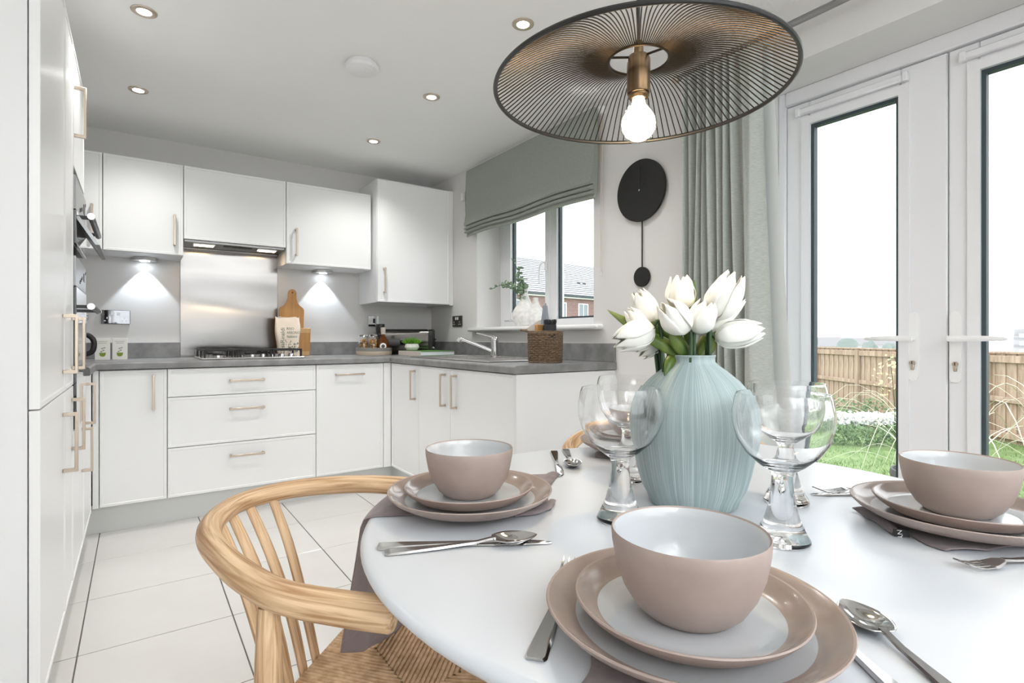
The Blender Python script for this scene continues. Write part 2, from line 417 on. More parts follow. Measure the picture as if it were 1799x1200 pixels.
MB().box(WX+.02, WX+.026, a0+.05, a1-.085, b0+.06, b1-.06).build('pane', M['pane'], sash, 0)
hd = MB().box(WX-.03, WX-.012, a0+.016, a0+.036, 1.50, 1.56, .004)
hd.tube(smooth_path([(WX-.03, a0+.026, 1.55), (WX-.055, a0+.03, 1.545), (WX-.062, a0+.045, 1.50), (WX-.06, a0+.05, 1.41)], 4), .007, 8)
hd.build('casement_handle', M['white'], sash)
ring(MB(), WX+.018, WX+.04, WY0+.05, 2.765, WZ0+.08, WZ1-.06, .012).build('gasket', M['gasket'], w1, 0)
MB().box(WX+.026, WX+.032, WY0+.05, 2.765, WZ0+.08, WZ1-.06).build('pane', M['pane'], w1, 0)
MB().box(2.04, WX+.02, 2.115, WY1+.07, WZ0, WZ0+.029, .010).box(2.2, WX+.02, WY0+.001, WY1-.001, WZ0+.001, WZ0+.028).build('window_sill', M['white'], w1, label='white gloss window sill')

# ------------------------------------------------------------------ french doors
d1 = thing('door_1', 'white double french doors with tall glass panes opening to the garden', 'door'); del d1['category']; struct(d1)
DX = 2.33
f = MB()
for y0, y1, z0, z1 in ((DY1-.031, DY1, 0, DZ1), (DY0, DY0+.031, 0, DZ1), (DY0+.031, DY1-.031, 2.045, DZ1), (DY0+.031, DY1-.031, -.02, .03)): f.box(DX-.012, DX+.06, y0, y1, z0, z1, .004)
f.build('door_frame', M['upvc'], d1)
def leaf(y0, y1, gy0, gy1, hy, sgn):
    m = MB(); z0, z1, gz0, gz1 = .034, 2.040, .20, 1.945
    for a, b, c, e in ((y0, gy0, z0, z1), (gy1, y1, z0, z1), (gy0, gy1, z0, gz0), (gy0, gy1, gz1, z1)): m.box(DX, DX+.06, a, b, c, e, .004)
    # raised glazing bead, sloped inwards
    for (oa, ob, oc, oe), dx in (((gy0-.030, gy1+.030, gz0-.030, gz1+.030), .010),):
        ring(m, DX-dx, DX+.01, oa, ob, oc, oe, .034)
    L = m.build('door_leaf', M['upvc'], d1)
    ring(MB(), DX+.006, DX+.035, gy0+.0035, gy1-.0035, gz0+.0035, gz1-.0035, .013).build('gasket', M['gasket'], L, 0)
    MB().box(DX+.022, DX+.028, gy0, gy1, gz0, gz1).build('pane', M['pane'], L, 0)
    v = MB().box(DX-.022, DX, gy0-.02, gy1+.035, 1.985, 2.012, .004); v.box(DX-.027, DX, gy0-.03, gy0-.012, 1.982, 2.016, .003); v.box(DX-.027, DX, gy1+.03, gy1+.05, 1.982, 2.016, .003)
    v.build('trickle_vent', M['upvc'], L)
    p = MB().prism([(hy+.0165*c_, 1.007+z_) for c_, z_ in [(math.cos(t*PI/8), .1075+.0165*math.sin(t*PI/8)) for t in range(9)] + [(-math.cos(t*PI/8), -.1075-.0165*math.sin(t*PI/8)) for t in range(9)]], lambda q, d: (d, q[0], q[1]), DX-.009, DX)
    p.build('handle_plate', M['white'], L)
    h = MB().tube([(DX-.008, hy, 1.036), (DX-.05, hy, 1.036)], .010, 12)
    h.tube([(DX-.05, hy-sgn*.012, 1.036), (DX-.05, hy+sgn*.03, 1.037), (DX-.05, hy+sgn*.09, 1.0365), (DX-.048, hy+sgn*.137, 1.036), (DX-.046, hy+sgn*.143, 1.036)], [.006,.006,.006,.005,.003], 10, [.010,.0105,.0095,.006,.003], up=(0,0,1))
    h.build('lever_handle', M['white'], L)
    c = MB().tube([(DX-.008, hy, .948), (DX-.016, hy, .948)], .0085, 14); c.box(DX-.014, DX-.008, hy-.005, hy+.005, .922, .945, .002)
    c.cur = 1; c.box(DX-.0175, DX-.016, hy-.0012, hy+.0012, .943, .954)
    c.build('lock_cylinder', [M['nickel'], M['black']], L)
leaf(.666, 1.233, .807, 1.137, .766, 1)
leaf(.095, .6625, .182, .579, .641, -1)

# ------------------------------------------------------------------ cabinets
def panel(Wd, H, T=.0205):
    m = MB(); loops = []
    for ins, y in ((0, T), (0, .0015), (.0015, 0), (.013, 0), (.0155, .0028)):
        loops.append([m.V(p) for p in ((ins, y, ins), (Wd-ins, y, ins), (Wd-ins, y, H-ins), (ins, y, H-ins))])
    for a, b in zip(loops, loops[1:]):
        for k in range(4): m.F(a[k], a[(k+1)%4], b[(k+1)%4], b[k])
    m.F(*reversed(loops[0])); m.F(*loops[-1]); return m
def bar_handle(parent, x, z, vert=True, L=.188):
    m = MB(); h = L/2; w = .006
    if vert:
        for q in (-h+.006, h-.006): m.box(x-w, x+w, -.030, .002, z+q-.006, z+q+.006, .0012)
        m.box(x-w, x+w, -.036, -.027, z-h, z+h, .0015)
    else:
        for q in (-h+.006, h-.006): m.box(x+q-.006, x+q+.006, -.030, .002, z-w, z+w, .0012)
        m.box(x-h, x+h, -.036, -.027, z-w, z+w, .0015)
    return m.build('handle', M['nickel'], parent)
G = .0020
def front(root, kind, x0, x1, z0, z1, handle=None):
    o = panel(x1-x0-2*G, z1-z0-2*G).build(kind, M['cab'], root, smooth=0, loc=(x0+G, 0, z0+G))
    if handle: bar_handle(o, handle[0]-x0-G, handle[1]-z0-G, handle[2])
    return o
def cabinet(name, label, loc, rotz, Wd, z0, z1, dep, fronts, group=None, cat='cabinet', by=.0275):
    r = thing(name, label, cat, loc, rotz, group)
    MB().box(.0005, Wd-.0005, by, dep, z0, z1).build('body', M['cabend'], r, smooth=0)
    for fr_ in fronts: front(r, *fr_)
    return r
YB, DEP = 3.527, .665
gB = 'white base units along the back wall'
cabinet('base_cabinet', 'narrow white base cabinet left of the three drawers, vertical handle at right', (-.157, YB, 0), 0, .30, .15, .868, DEP, [('door', 0, .30, .15, .868, (.236, .742, True))])
cabinet('drawer_unit', 'wide white unit of three drawers under the gas hob', (.143, YB, 0), 0, .80, .15, .868, DEP,
        [('drawer', 0, .80, .709, .868, (.40, .790, False)), ('drawer', 0, .80, .427, .709, (.40, .625, False)), ('drawer', 0, .80, .15, .427, (.40, .350, False))], cat='drawers')
cabinet('dishwasher', 'white panelled dishwasher front with one horizontal handle, right of the drawers', (.943, YB, 0), 0, .45, .15, .868, DEP, [('door', 0, .45, .15, .868, (.215, .800, False))], cat='dishwasher')
def post(name, label, x0, x1, y0, y1, z0, z1):
    o = MB().box(x0, x1, y0, y1, z0, z1, .001).build(name, M['cab'], smooth=0); return tag(o, label, 'corner post')
post('corner_post', 'slim white filler post in the right inner corner beside the dishwasher', 1.3945, 1.4475, YB, YB+.05, .15, .868)
post('corner_post', 'slim white filler post in the left inner corner beside the narrow cabinet', -.184, -.1585, YB, YB+.05, .15, .868)
XR = 1.448
def right_run(name, label, y1, y0, fronts, **k):
    return cabinet(name, label, (XR, y1, 0), -PI/2, y1-y0, .15, .868, XW-XR-.01, fronts, **k)
right_run('base_cabinet', 'white base cabinet nearest the inner corner, left of the sink cupboard', 3.525, 3.081, [('door', 0, .444, .15, .868, (.385, .742, True))])
right_run('sink_cabinet', 'white two-door cupboard under the sink with paired vertical handles', 3.080, 2.048,
          [('door', 0, .409, .15, .868, (.345, .742, True)), ('door', .409, 1.032, .15, .868, (.475, .742, True))])
tag(MB().box(XR-.004, XW-.001, 2.024, 2.046, 0, .868, .001).build('end_panel', M['cabend'], smooth=0), 'plain white end panel closing the sink run beside the dining table', 'panel')

# left run, doors face +X
XF = -.185
def left_run(name, label, y0, y1, z0, z1, fronts, cat='cabinet', x=XF):
    return cabinet(name, label, (x, y0, 0), PI/2, y1-y0, z0, z1, .60, fronts, cat=cat, by=.0232)
left_run('fridge_freezer', 'tall white fridge freezer housing with two stacked doors, nearest the camera', 1.68, 2.24, .15, 2.11,
         [('door', 0, .56, .15, .868, (.505, .71, True)), ('door', 0, .56, .868, 2.11, (.505, 1.02, True))], cat='fridge')
left_run('larder_cabinet', 'narrow tall white larder cabinet between fridge housing and oven tower', 2.2405, 2.505, .15, 2.11,
         [('door', 0, .2645, .15, .868, (.235, .73, True)), ('door', 0, .2645, .868, 2.11, (.235, 1.02, True))])
ot = thing('oven_tower', 'tall white oven housing at the far end of the left row', 'cabinet', (XF, 2.5055, 0), PI/2)
b = MB(); WT = .4945
for x0, x1, z0, z1 in ((0, WT, .15, .70), (0, WT, 1.665, 2.11), (0, .016, .70, 1.665), (WT-.016, WT, .70, 1.665), (.016, WT-.016, 1.345, 1.363)): b.box(x0, x1, .0225, .60, z0, z1)
b.build('body', M['cabend'], ot, smooth=0)
front(ot, 'door', 0, WT, .15, .70, (.40, .565, True)); front(ot, 'door', 0, WT, 1.665, 2.11, (.03, 1.87, True))
def appliance(name, label, cat, z0, z1, panel_h, hz, flap):
    r = thing(name, label, cat, (XF, 2.5055+.018, 0), PI/2); w = WT-.036
    MB().box(0, w, .003, .50, z0, z1, .001).build('body', M['black'], r, smooth=0)
    MB().box(-.006, w+.006, -.006, .003, z1-panel_h, z1, .001).build('control_panel', M['dsteel'], r, smooth=0)
    k = MB()
    for q in range(3): k.box(.16+q*.05, .172+q*.05, -.008, -.005, z1-panel_h+.02+q*.012, z1-panel_h+.034+q*.012)
    k.box(.34, .40, -.008, -.005, z1-panel_h*.6, z1-panel_h*.3); k.box(.43, .445, -.008, -.005, z1-.03, z1-.018)
    k.build('button', M['black'], r, smooth=0)
    MB().box(-.006, w+.006, -.008, .003, z0, z1-panel_h-.003, .001).build('door', M['ovenglass'], r, smooth=0)
    h = MB().tube([(.0, -.05, hz), (w, -.05, hz)], .011, 14)
    for q in (.03, w-.03): h.box(q-.008, q+.008, -.05, -.006, hz-.006, hz+.006)
    h.build('handle', M['black'], r)  # steel bar, its dark reflection painted as plain black
    for q in (w, -.012): MB().tube([(q, -.05, hz), (q+.012, -.05, hz)], .012, 14).build('handle_cap', M['steel'], r)
    if flap:
        MB().prism([(-.008, z0+.10), (-.008, z0+.09), (-.062, z0), (-.075, z0), (-.016, z0+.10)], lambda p, d: (d, p[0], p[1]), -.004, w+.004).build('door_flap', M['dsteel'], r, smooth=0)
    return r
appliance('microwave', 'built-in steel microwave with tilted flap, above the oven', 'microwave', 1.385, 1.635, .125, 1.487, True)
appliance('oven', 'built-in oven with black glass door and steel bar handle', 'oven', .705, 1.34, .11, 1.155, False)
cabinet('base_cabinet', 'narrow white base cabinet between the oven tower and the corner', (XF, 3.001, 0), PI/2, .523, .15, .868, .60, [('door', 0, .45, .15, .868, (.09, .742, True))])

# worktop with rounded front edge and a cut-out for the sink
def slab(m, x0, x1, y0, y1): m.box(x0, x1, y0, y1, .872, .910)
SX0, SX1, SY0, SY1 = 1.56, 1.93, 2.44, 2.86
wt = MB(); fe = .012
slab(wt, XL+.003, XW-.002, 3.505+fe, YW-.002)
slab(wt, 1.428+fe, SX0, 2.014, 3.505+fe); slab(wt, SX1, XW-.002, 2.014, 3.505+fe); slab(wt, SX0, SX1, 2.014, SY0); slab(wt, SX0, SX1, SY1, 3.505+fe)
slab(wt, XL+.003, -.165-fe, 3.003, 3.505+fe)
edge = [(0, .872), (-fe+.002, .872), (-fe, .875)]+[(-.012*math.cos(PI/2*k/5), .898+.012*math.sin(PI/2*k/5)) for k in range(6)]
wt.prism(edge, lambda p, d: (d, 3.505+fe+p[0], p[1]), -.165-fe, 1.428+fe)
wt.prism(edge, lambda p, d: (1.428+fe+p[0], d, p[1]), 2.014, 3.505+fe)
wt.prism(edge, lambda p, d: (-.165-fe-p[0], d, p[1]), 3.003, 3.505+fe)
tag(wt.build('worktop', M['worktop'], smooth=30), 'grey stone-look laminate worktop running round the kitchen', 'worktop')
def upstand(label, *bx): return tag(MB().box(*bx, .0015).build('upstand', M['worktop'], smooth=0), label, 'upstand')
upstand('grey upstand strip on the back wall left of the steel splashback', XL+.005, .240, YW-.016, YW-.001, .9105, 1.010)
upstand('grey upstand strip on the back wall right of the steel splashback', .850, XW-.018, YW-.016, YW-.001, .9105, 1.010)
upstand('grey upstand strip under the kitchen window', XW-.016, XW-.001, 2.018, YW-.017, .9105, 1.010)
tag(MB().box(.243, .847, YW-.006, YW-.0005, .9105, 1.654, .001).build('splashback', M['brushed'], smooth=0), 'brushed stainless steel splashback behind the hob', 'splashback')

# wall cabinets
YU, ZU0, ZU1 = 3.897, 1.549, 2.112
cabinet('wall_cabinet', 'white wall cabinet in the left corner, partly hidden by the oven tower', (-.557, YU, 0), 0, .40, ZU0, ZU1, YW-YU-.002, [('door', 0, .40, ZU0, ZU1, (.352, 1.71, True))])
cabinet('wall_cabinet', 'white wall cabinet left of the cooker hood, handle at lower right', (-.157, YU, 0), 0, .40, ZU0, ZU1, YW-YU-.002, [('door', 0, .40, ZU0, ZU1, (.352, 1.70, True))])
cabinet('hood_cabinet', 'white flap cabinet above the cooker hood, no handle', (.243, YU, 0), 0, .60, 1.665, ZU1, YW-YU-.002, [('door', 0, .60, 1.655, ZU1, None)])
cabinet('wall_cabinet', 'white wall cabinet right of the cooker hood, handle at lower left', (.843, YU, 0), 0, .60, ZU0, ZU1, YW-YU-.002, [('door', 0, .60, ZU0, ZU1, (.063, 1.70, True))])
bc = thing('boiler_cabinet', 'tall deep white boiler cabinet in the right corner', 'cabinet', (1.454, 3.799, 0))
bb = MB(); BD = YW-3.799-.002
bb.box(.0005, .018, .0225, BD, 1.305, 2.213); bb.box(.582, .5995, .0225, BD, 1.305, 2.213); bb.box(.018, .582, .0225, BD, 2.195, 2.213); bb.box(.018, .582, BD-.02, BD, 1.305, 2.195); bb.box(.018, .582, .04, BD-.02, 1.33, 1.345)
bb.build('body', M['cabend'], bc, smooth=0)
front(bc, 'door', 0, .60, 1.305, 2.213, (.05, 1.465, True))
post('filler_panel', 'narrow white filler strip between boiler cabinet and window wall', 2.0545, 2.0885, 3.806, 3.83, 1.300, 2.216)

# cooker hood under the flap cabinet
h = thing('cooker_hood', 'slim steel integrated cooker hood with two warm lamps', 'cooker hood', (.243, YU, 0))
MB().box(.003, .597, .03, YW-YU-.004, 1.642, 1.664, .003).build('body', M['dsteel'], h, smooth=0)
MB().box(.003, .597, .255, YW-YU-.004, 1.628, 1.6415, .002).build('rear_lip', M['dsteel'], h, smooth=0)
MB().box(.23, .40, .07, .10, 1.638, 1.6418).build('control_strip', M['black'], h, smooth=0)
for x in (.055, .43):
    q = MB().box(x, x+.125, .055, .125, 1.636, 1.6418, .001).build('lamp_housing', M['steel'], h, smooth=0)
    MB().box(x+.008, x+.117, .063, .117, 1.633, 1.6358).build('lamp_lens', M['ledwarm'], q, smooth=0)
for x in (.36, .735): lamp('hood_lamp', 'SPOT', (x, 3.99, 1.63), HOOD_W, (1, .70, .42), .03, (0,0,0), math.radians(150), .6)

# puck lights under the wall cabinets
def puck(label, x):
    r = thing('cabinet_light', label, 'light', (x, 4.125, ZU0), 0, None)
    tri = [(-.075, .06), (.075, .06), (.055, -.035), (0, -.055), (-.055, -.035)]
    MB().prism(tri, lambda p, d: (p[0], p[1], d), -.020, -.0005).build('housing', M['steel'], r, smooth=0)
    MB().lathe([(0, -.0222), (.026, -.0222), (.028, -.0202), (0, -.0202)], 24, (0, .02, 0)).build('lens', M['ledcool'], r)
    lamp('puck_lamp', 'SPOT', (x, 4.150, ZU0-.026), PUCK_W, (.80, .90, 1), .008, (0, 0, 0), math.radians(80), .25)
puck('triangular steel cabinet light left of the splashback', .046)
puck('triangular steel cabinet light right of the splashback', 1.159)
# ------------------------------------------------------------------ ceiling fittings
gD = 'recessed downlights in the ceiling'
def downlight_thing():
    r = thing('downlight', '', 'light', (0,0,0), 0, gD)
    MB().lathe([(.026, -.0005), (.026, -.004), (.040, -.006), (.045, -.003), (.0455, -.0005)], 32).build('rim', M['nickel'], r)
    MB().lathe([(0, -.003), (.0255, -.003), (.0255, -.0008), (0, -.0008)], 24).build('lens', M['led'], r)
    return r
dl = [((.027, 2.593), 'downlight nearest the tall white fridge housing, in the upper left'), ((.011, 3.431), 'downlight in front of the left wall cabinets'),
      ((1.306, 2.621), 'downlight between the smoke alarm and the pendant shade'), ((1.286, 3.431), 'downlight in front of the boiler cabinet'), ((1.314, 1.796), 'downlight just beside the black pendant shade')]
first = downlight_thing()
for i, ((x, y), lab) in enumerate(dl):
    o = first if i == 0 else copy_tree(first)
    o.location = (x, y, ZC); o['label'] = lab
    lamp('downlight_lamp', 'SPOT', (x, y, ZC-.012), DOWN_W, (1, .985, .965), .028, (0,0,0), math.radians(130), .8)
for x, y in ((-.35, -1.9), (1.5, -1.9)): lamp('bounce_fill_lamp', 'SPOT', (x, y, 1.55), REAR_W, (.92, .96, 1), .10, (PI, 0, 0), math.radians(160), .6)  # added fill spots aimed up at the ceiling, with no fitting
sa = thing('smoke_alarm', 'round white smoke alarm on the ceiling', 'smoke alarm', (.876, 2.49, ZC))
MB().lathe([(.068, -.0005), (.068, -.018), (0, -.018)], 40).build('base', M['plastic'], sa)
MB().lathe([(.0, -.018), (.079, -.018), (.080, -.024), (.074, -.034), (.045, -.044), (0, -.046)], 40).build('cover', M['plastic'], sa)
MB().lathe([(0, -.0462), (.022, -.0455), (.023, -.049), (.018, -.051), (0, -.051)], 24, (.018, -.035, .006)).build('test_button', M['plastic'], sa)

# ------------------------------------------------------------------ sockets
def socket(name, label, loc, rotz, w, plate, kind):
    r = thing(name, label, 'socket', loc, rotz)
    MB().box(-w/2, w/2, -.009, -.0005, -.043, .043, .002).build('plate', plate, r, smooth=0)
    if kind == 'double':
        for s_ in (-1, 1):
            MB().box(s_*w*.30-.022, s_*w*.30+.022, -.0105, -.009, -.034, .004, .0005).build('insert', plate, r, smooth=0)
            k = MB(); k.box(s_*w*.30-.003, s_*w*.30+.003, -.0112, -.0103, -.012, -.002)
            for q in (-.011, .011): k.box(s_*w*.30+q-.005, s_*w*.30+q+.005, -.0112, -.0103, -.027, -.022)
            k.build('pin_holes', M['white'], r, smooth=0)
            MB().box(s_*w*.10-.009, s_*w*.10+.009, -.0125, -.009, .010, .032, .001).build('rocker', M['white'], r, smooth=0)
    else:
        MB().box(-.005, .014, -.013, -.009, -.016, .020, .001).build('rocker', M['black'], r, smooth=0)
        MB().tube([(-.022, -.0105, 0), (-.022, -.009, 0)], .013, 16).build('neon', M['white'], r)
        for q in (-.034, .034): MB().tube([(q, -.0102, 0), (q, -.009, 0)], .0035, 10).build('screw', M['steel'], r)
socket('double_socket', 'chrome double socket on the back wall above the tea boxes', (-.103, YW, 1.171), 0, .146, M['mirror'], 'double')
socket('wall_switch', 'chrome appliance switch on the back wall above the amber bottle', (1.572, YW, 1.176), 0, .088, M['chrome'], 'single')
socket('double_socket', 'dark metal double socket beside the kitchen window', (XW, 3.731, 1.172), -PI/2, .150, M['anthracite'], 'double')

# ------------------------------------------------------------------ hob
hb = thing('gas_hob', 'black and steel gas hob with cast iron pan supports', 'hob', (.605, 3.86, .9105))
MB().box(-.290, .290, -.245, .245, 0, .010, .004).build('base_plate', M['steel'], hb, smooth=0)
for x, y, r_ in ((-.19, -.11, .036), (-.19, .12, .045), (.02, .0, .055), (.17, .12, .036)):
    q = MB().lathe([(r_, .010), (r_, .022), (r_*.8, .024), (0, .024)], 24, (x, y, 0)).build('burner', M['steel'], hb)
    MB().lathe([(0, .0245), (r_*.85, .0245), (r_*.85, .031), (0, .033)], 24, (x, y, 0)).build('burner_cap', M['iron'], q)
def support(x0, x1):
    m = MB(); y0, y1, t = -.225, .225, .0055; z0, z1 = .048, .060
    for y in (y0, 0, y1): m.box(x0, x1, y-t, y+t, z0, z1, .001)
    for x in (x0, x1): m.box(x-t, x+t, y0-t, y1+t, z0, z1, .001)
    xm = (x0+x1)/2
    for y in (-.11, .11): m.box(x0, xm-.03, y-t, y+t, z0, z1, .001); m.box(xm+.03, x1, y-t, y+t, z0, z1, .001)
    for x in (x0, x1):
        for y in (y0, 0, y1): m.box(x-t, x+t, y-t, y+t, .010, z0, .001)
    m.build('pan_support', M['iron'], hb, smooth=0)
support(-.272, -.098); support(-.082, .092); support(.108, .272)
for k in range(4): MB().lathe([(.018, .010), (.018, .016), (.015, .030), (0, .031)], 18, (.05+.055*k, -.205 if k % 2 else -.195, 0)).build('knob', M['chrome'], hb)

# ------------------------------------------------------------------ counter objects, back run
def board(name, label, poly, loc, tilt, t, mats, ends=None, hole=None):
    r = thing(name, label, 'chopping board', loc)
    R = Matrix.Rotation(-tilt, 4, 'X')
    m = MB().prism(poly, lambda p, d: (p[0], d, p[1]), -t/2, t/2); m.xf(R); m.build('board', mats[0], r, smooth=0)
    if ends:
        for a, b in ends:
            e = MB().box(a[0]-.0004, a[1]+.0004, -t/2-.0004, t/2+.0004, b[0]-.0004, b[1]+.0004, .004); e.xf(R); e.build('end_strip', mats[1], r, smooth=0)
    if hole:
        e = MB().tube([(hole[0], -t/2-.0006, hole[1]), (hole[0], t/2+.0006, hole[1])], .006, 14); e.xf(R); e.build('hanging_hole', M['slate'], r)
pad = [(-.083, 0), (.083, 0), (.084, .33)]
pad += [(.078, .345), (.055, .362), (.037, .385), (.029, .415), (.028, .455)]+[(.026*math.cos(a), .455+.026*math.sin(a)) for a in [PI*k/8 for k in range(1, 8)]]
pad += [(-.028, .455), (-.029, .415), (-.037, .385), (-.055, .362), (-.078, .345), (-.084, .33)]
board('paddle_board', 'tall bamboo paddle board with a handle, leaning behind the rice bag', pad, (.922, 4.125, .9125), math.radians(-6.5), .016, [M['oak']], hole=(0, .457))
board('chopping_board', 'small bamboo board with pale end strips, right of the rice bag', [(-.075, .0), (.075, 0), (.075, .20), (-.075, .20)], (.975, 4.105, .9115), math.radians(-8), .015, [M['oak'], M['oakpale']],
      ends=[((-.0755, .0755), (.0, .035)), ((-.0755, .0755), (.165, .2005))])
rb = thing('rice_bag', 'cream paper bag of risotto rice with green print, at the right of the hob', 'bag', (.878, 3.985, .9115), math.radians(4))
def bagf(u, v):
    a = 2*PI*u; w = .073+.010*v-.004*math.sin(PI*v*2); dpt = (.036*(1-v**2.2)+.003)*(1+.08*math.sin(9*u+5*v))
    x = math.copysign(abs(math.cos(a))**.45, math.cos(a))*w; y = math.copysign(abs(math.sin(a))**.6, math.sin(a))*dpt
    return (x+.004*math.sin(7*v+3*u)*v, y+.03*v+.005, v*.272+.006*math.sin(4*a)*v*v)
bm_ = MB().grid(40, 24, bagf); k0 = len(bm_.v); ids = [bm_.V(bagf(i/40, 0)) for i in range(40)]; bm_.F(*ids); bm_.build('paper_bag', M['bag'], rb, smooth=60)
text('print_text', 'CasaRinaldi', .036, rb, (-.038, -.0345, .016), (PI/2+math.radians(7)*-1, -PI/2, 0), M['inkgreen'], sx=1.1)
text('print_text', 'RISO', .024, rb, (-.020, -.022, .185), (PI/2-math.radians(10), 0, 0), M['inkgreen'])
text('print_text', 'ARBORIO', .024, rb, (-.020, -.026, .158), (PI/2-math.radians(10), 0, 0), M['inkgreen'], sx=.85)
text('print_text', 'Italiano', .024, rb, (-.020, -.030, .131), (PI/2-math.radians(10), 0, 0), M['inkgreen'])
pl = MB()
rr = random.Random(3)
for k in range(46):
    x = rr.uniform(-.03, .062); z = rr.uniform(.03, .11)*(1 if x < .02 else .75); a = rr.uniform(-.7, .7); L_ = rr.uniform(.008, .02)
    y = -.0425+.075*(z/.27)**2+.0005*k*.02
    p = [(x, y, z), (x+math.sin(a)*L_*.5-.003, y+.001, z+L_*.5), (x+math.sin(a)*L_, y+.002, z+L_), (x+math.sin(a)*L_*.5+.003, y+.001, z+L_*.5)]
    pl.F(*[pl.V(q) for q in p])
pl.build('print_plants', M['inkgreen'], rb, smooth=0, recalc=False)

# tea boxes
def tea_box(label, x, y, rz):
    r = thing('tea_box', label, 'box', (x, y, .9105), rz, 'tea boxes under the socket')
    MB().box(-.036, .036, -.03, .03, 0, .128, .0008).build('carton', M['card'], r, smooth=0)
    c = MB().prism([(-.016, .042), (.016, .042), (.013, .026), (.006, .020), (-.006, .020), (-.013, .026)], lambda p, d: (p[0], d, p[1]), -.0306, -.0301); c.build('printed_cup', mk('olive_print', (.20, .28, .03), .6), r, smooth=0)
    s_ = MB()
    for k, (a, b) in enumerate(((-.006, .048), (.004, .055), (-.002, .066), (.008, .070))): s_.prism([(a-.006, b), (a, b-.004), (a+.007, b+.002), (a+.001, b+.006)], lambda p, d: (p[0], d, p[1]), -.0306, -.0301)
    s_.box(-.02, .02, -.0306, -.0301, .098, .1005); s_.box(-.024, .024, -.0306, -.0301, .108, .110)
    s_.build('printed_leaves', mk('grey_green_print', (.33, .35, .25), .6), r, smooth=0)
tea_box('white tea box with green cup print, next to the coffee machine', -.160, 3.97, .03)
tea_box('white tea box with green cup print, nearer the steel splashback', -.077, 3.97, -.02)
cf = thing('coffee_machine', 'black filter coffee machine with chrome spout in the left corner', 'coffee machine', (-.40, 3.80, .9105))
m = MB().box(-.13, .12, .0, .13, 0, .27, .01).box(-.13, .17, -.14, .13, 0, .022, .006).box(-.13, .14, -.14, .13, .205, .27, .012); m.build('body', M['black'], cf, smooth=0)
m = MB().box(.135, .185, -.05, .02, .222, .262, .004); m.tube([(.16, -.015, .222), (.16, -.015, .185)], .016, 14); m.build('spout', M['chrome'], cf)
jm = MB().lathe([(.0, .0), (.05, .0), (.062, .02), (.064, .06), (.05, .11), (.047, .13), (.046, .13), (.049, .11), (.062, .06), (.060, .021), (.048, .002), (0, .002)], 28, (.09, -.06, .024)); jg = jm.build('jug', M['glass'], cf)
MB().tube(smooth_path([(.13, -.06, .145), (.175, -.06, .148), (.205, -.06, .125), (.212, -.06, .09), (.200, -.06, .05), (.155, -.06, .035)], 5), .0105, 10, .014).build('jug_handle', M['black'], jg)

# tray with preserves
tr = thing('round_tray', 'shallow round tray, grey above and cream below, in the back corner', 'tray', (1.486, 3.95, .9105))
MB().lathe([(0, 0), (.128, 0), (.131, .004), (.133, .0295), (0, .0295)], 48).build('lower_band', M['cream'], tr)
MB().lathe([(0, .030), (.133, .030), (.135, .055), (.131, .056), (.128, .040), (0, .039)], 48).build('upper_band', M['greyware'], tr)
def jar(label, x, y, seed):
    r = thing('preserve_jar', label, 'jar', (x, y, .9502), 0, 'clip-top preserve jars on the tray')
    MB().lathe([(0, 0), (.034, 0), (.038, .004), (.038, .085), (.031, .096), (.031, .102), (.029, .102), (.029, .095), (.036, .084), (.036, .006), (.032, .003), (0, .003)], 32).build('glass_body', M['glass'], r)
    f_ = MB(); g = random.Random(seed)
    for k in range(70):
        a, q = g.uniform(0, 2*PI), .027*math.sqrt(g.random()); f_.ball((q*math.cos(a), q*math.sin(a), g.uniform(.012, .078)), g.uniform(.005, .009), 6, 4, (1, 1, .8))
    f_ = f_.build('preserves', M['pickle'], r); f_['kind'] = 'stuff'
    MB().lathe([(0, .103), (.033, .103), (.034, .107), (.030, .113), (.012, .117), (0, .117)], 28).build('lid', M['glass'], r)
    w = MB().tube([(.0315*math.cos(2*PI*k/24), .0315*math.sin(2*PI*k/24), .099) for k in range(24)], .0012, 5, closed=True); w.tube([(0, -.032, .099), (0, -.037, .11), (0, -.02, .119), (0, 0, .1195)], .0012, 5); w.build('wire_clip', M['steel'], r)
jar('clip-top jar of orange preserves at the left rim of the tray', 1.410, 3.965, 1); jar('clip-top jar of orange preserves touching the amber bottle', 1.462, 3.905, 5)
bt = thing('oil_bottle', 'bulbous amber bottle with pale stopper and round label, on the tray', 'bottle', (1.532, 3.885, .9502))
MB().lathe([(0, 0), (.045, 0), (.049, .005), (.049, .03), (.042, .06), (.024, .09), (.0145, .105), (.0145, .125), (0, .125)], 32).build('amber_body', M['amber'], bt)
MB().lathe([(.0165, .118), (.0165, .135), (.018, .137), (.018, .165), (.012, .170), (0, .170)], 20).build('stopper', M['spine'], bt)
lb = MB()
def labf(r0, r1, n=20):
    for k in range(n):
        a, b = 2*PI*k/n, 2*PI*(k+1)/n
        def P(rad, t):
            x = rad*math.cos(t)-.006; z = .028+rad*math.sin(t); R_ = .0498 if z < .03 else .0498-.26*(z-.03)
            return (x, -math.sqrt(max(R_*R_-x*x, 1e-6)), z)
        if r0 == 0: lb.F(lb.V(P(0, 0)), lb.V(P(r1, a)), lb.V(P(r1, b)))
        else: lb.F(lb.V(P(r0, a)), lb.V(P(r1, a)), lb.V(P(r1, b)), lb.V(P(r0, b)))
lb.cur = 0; labf(.013, .024); lb.cur = 1; labf(0, .013)
lab_ = lb.build('round_label', [M['card'], M['slate']], bt, recalc=False); lab_.rotation_euler = (0, 0, -.25)
pm = thing('pepper_mill', 'black topped glass pepper mill standing behind the tray', 'mill', (1.588, 4.09, .9105))
MB().lathe([(0, 0), (.028, 0), (.028, .10), (.024, .14), (0, .14)], 24).build('glass_body', M['glass'], pm)
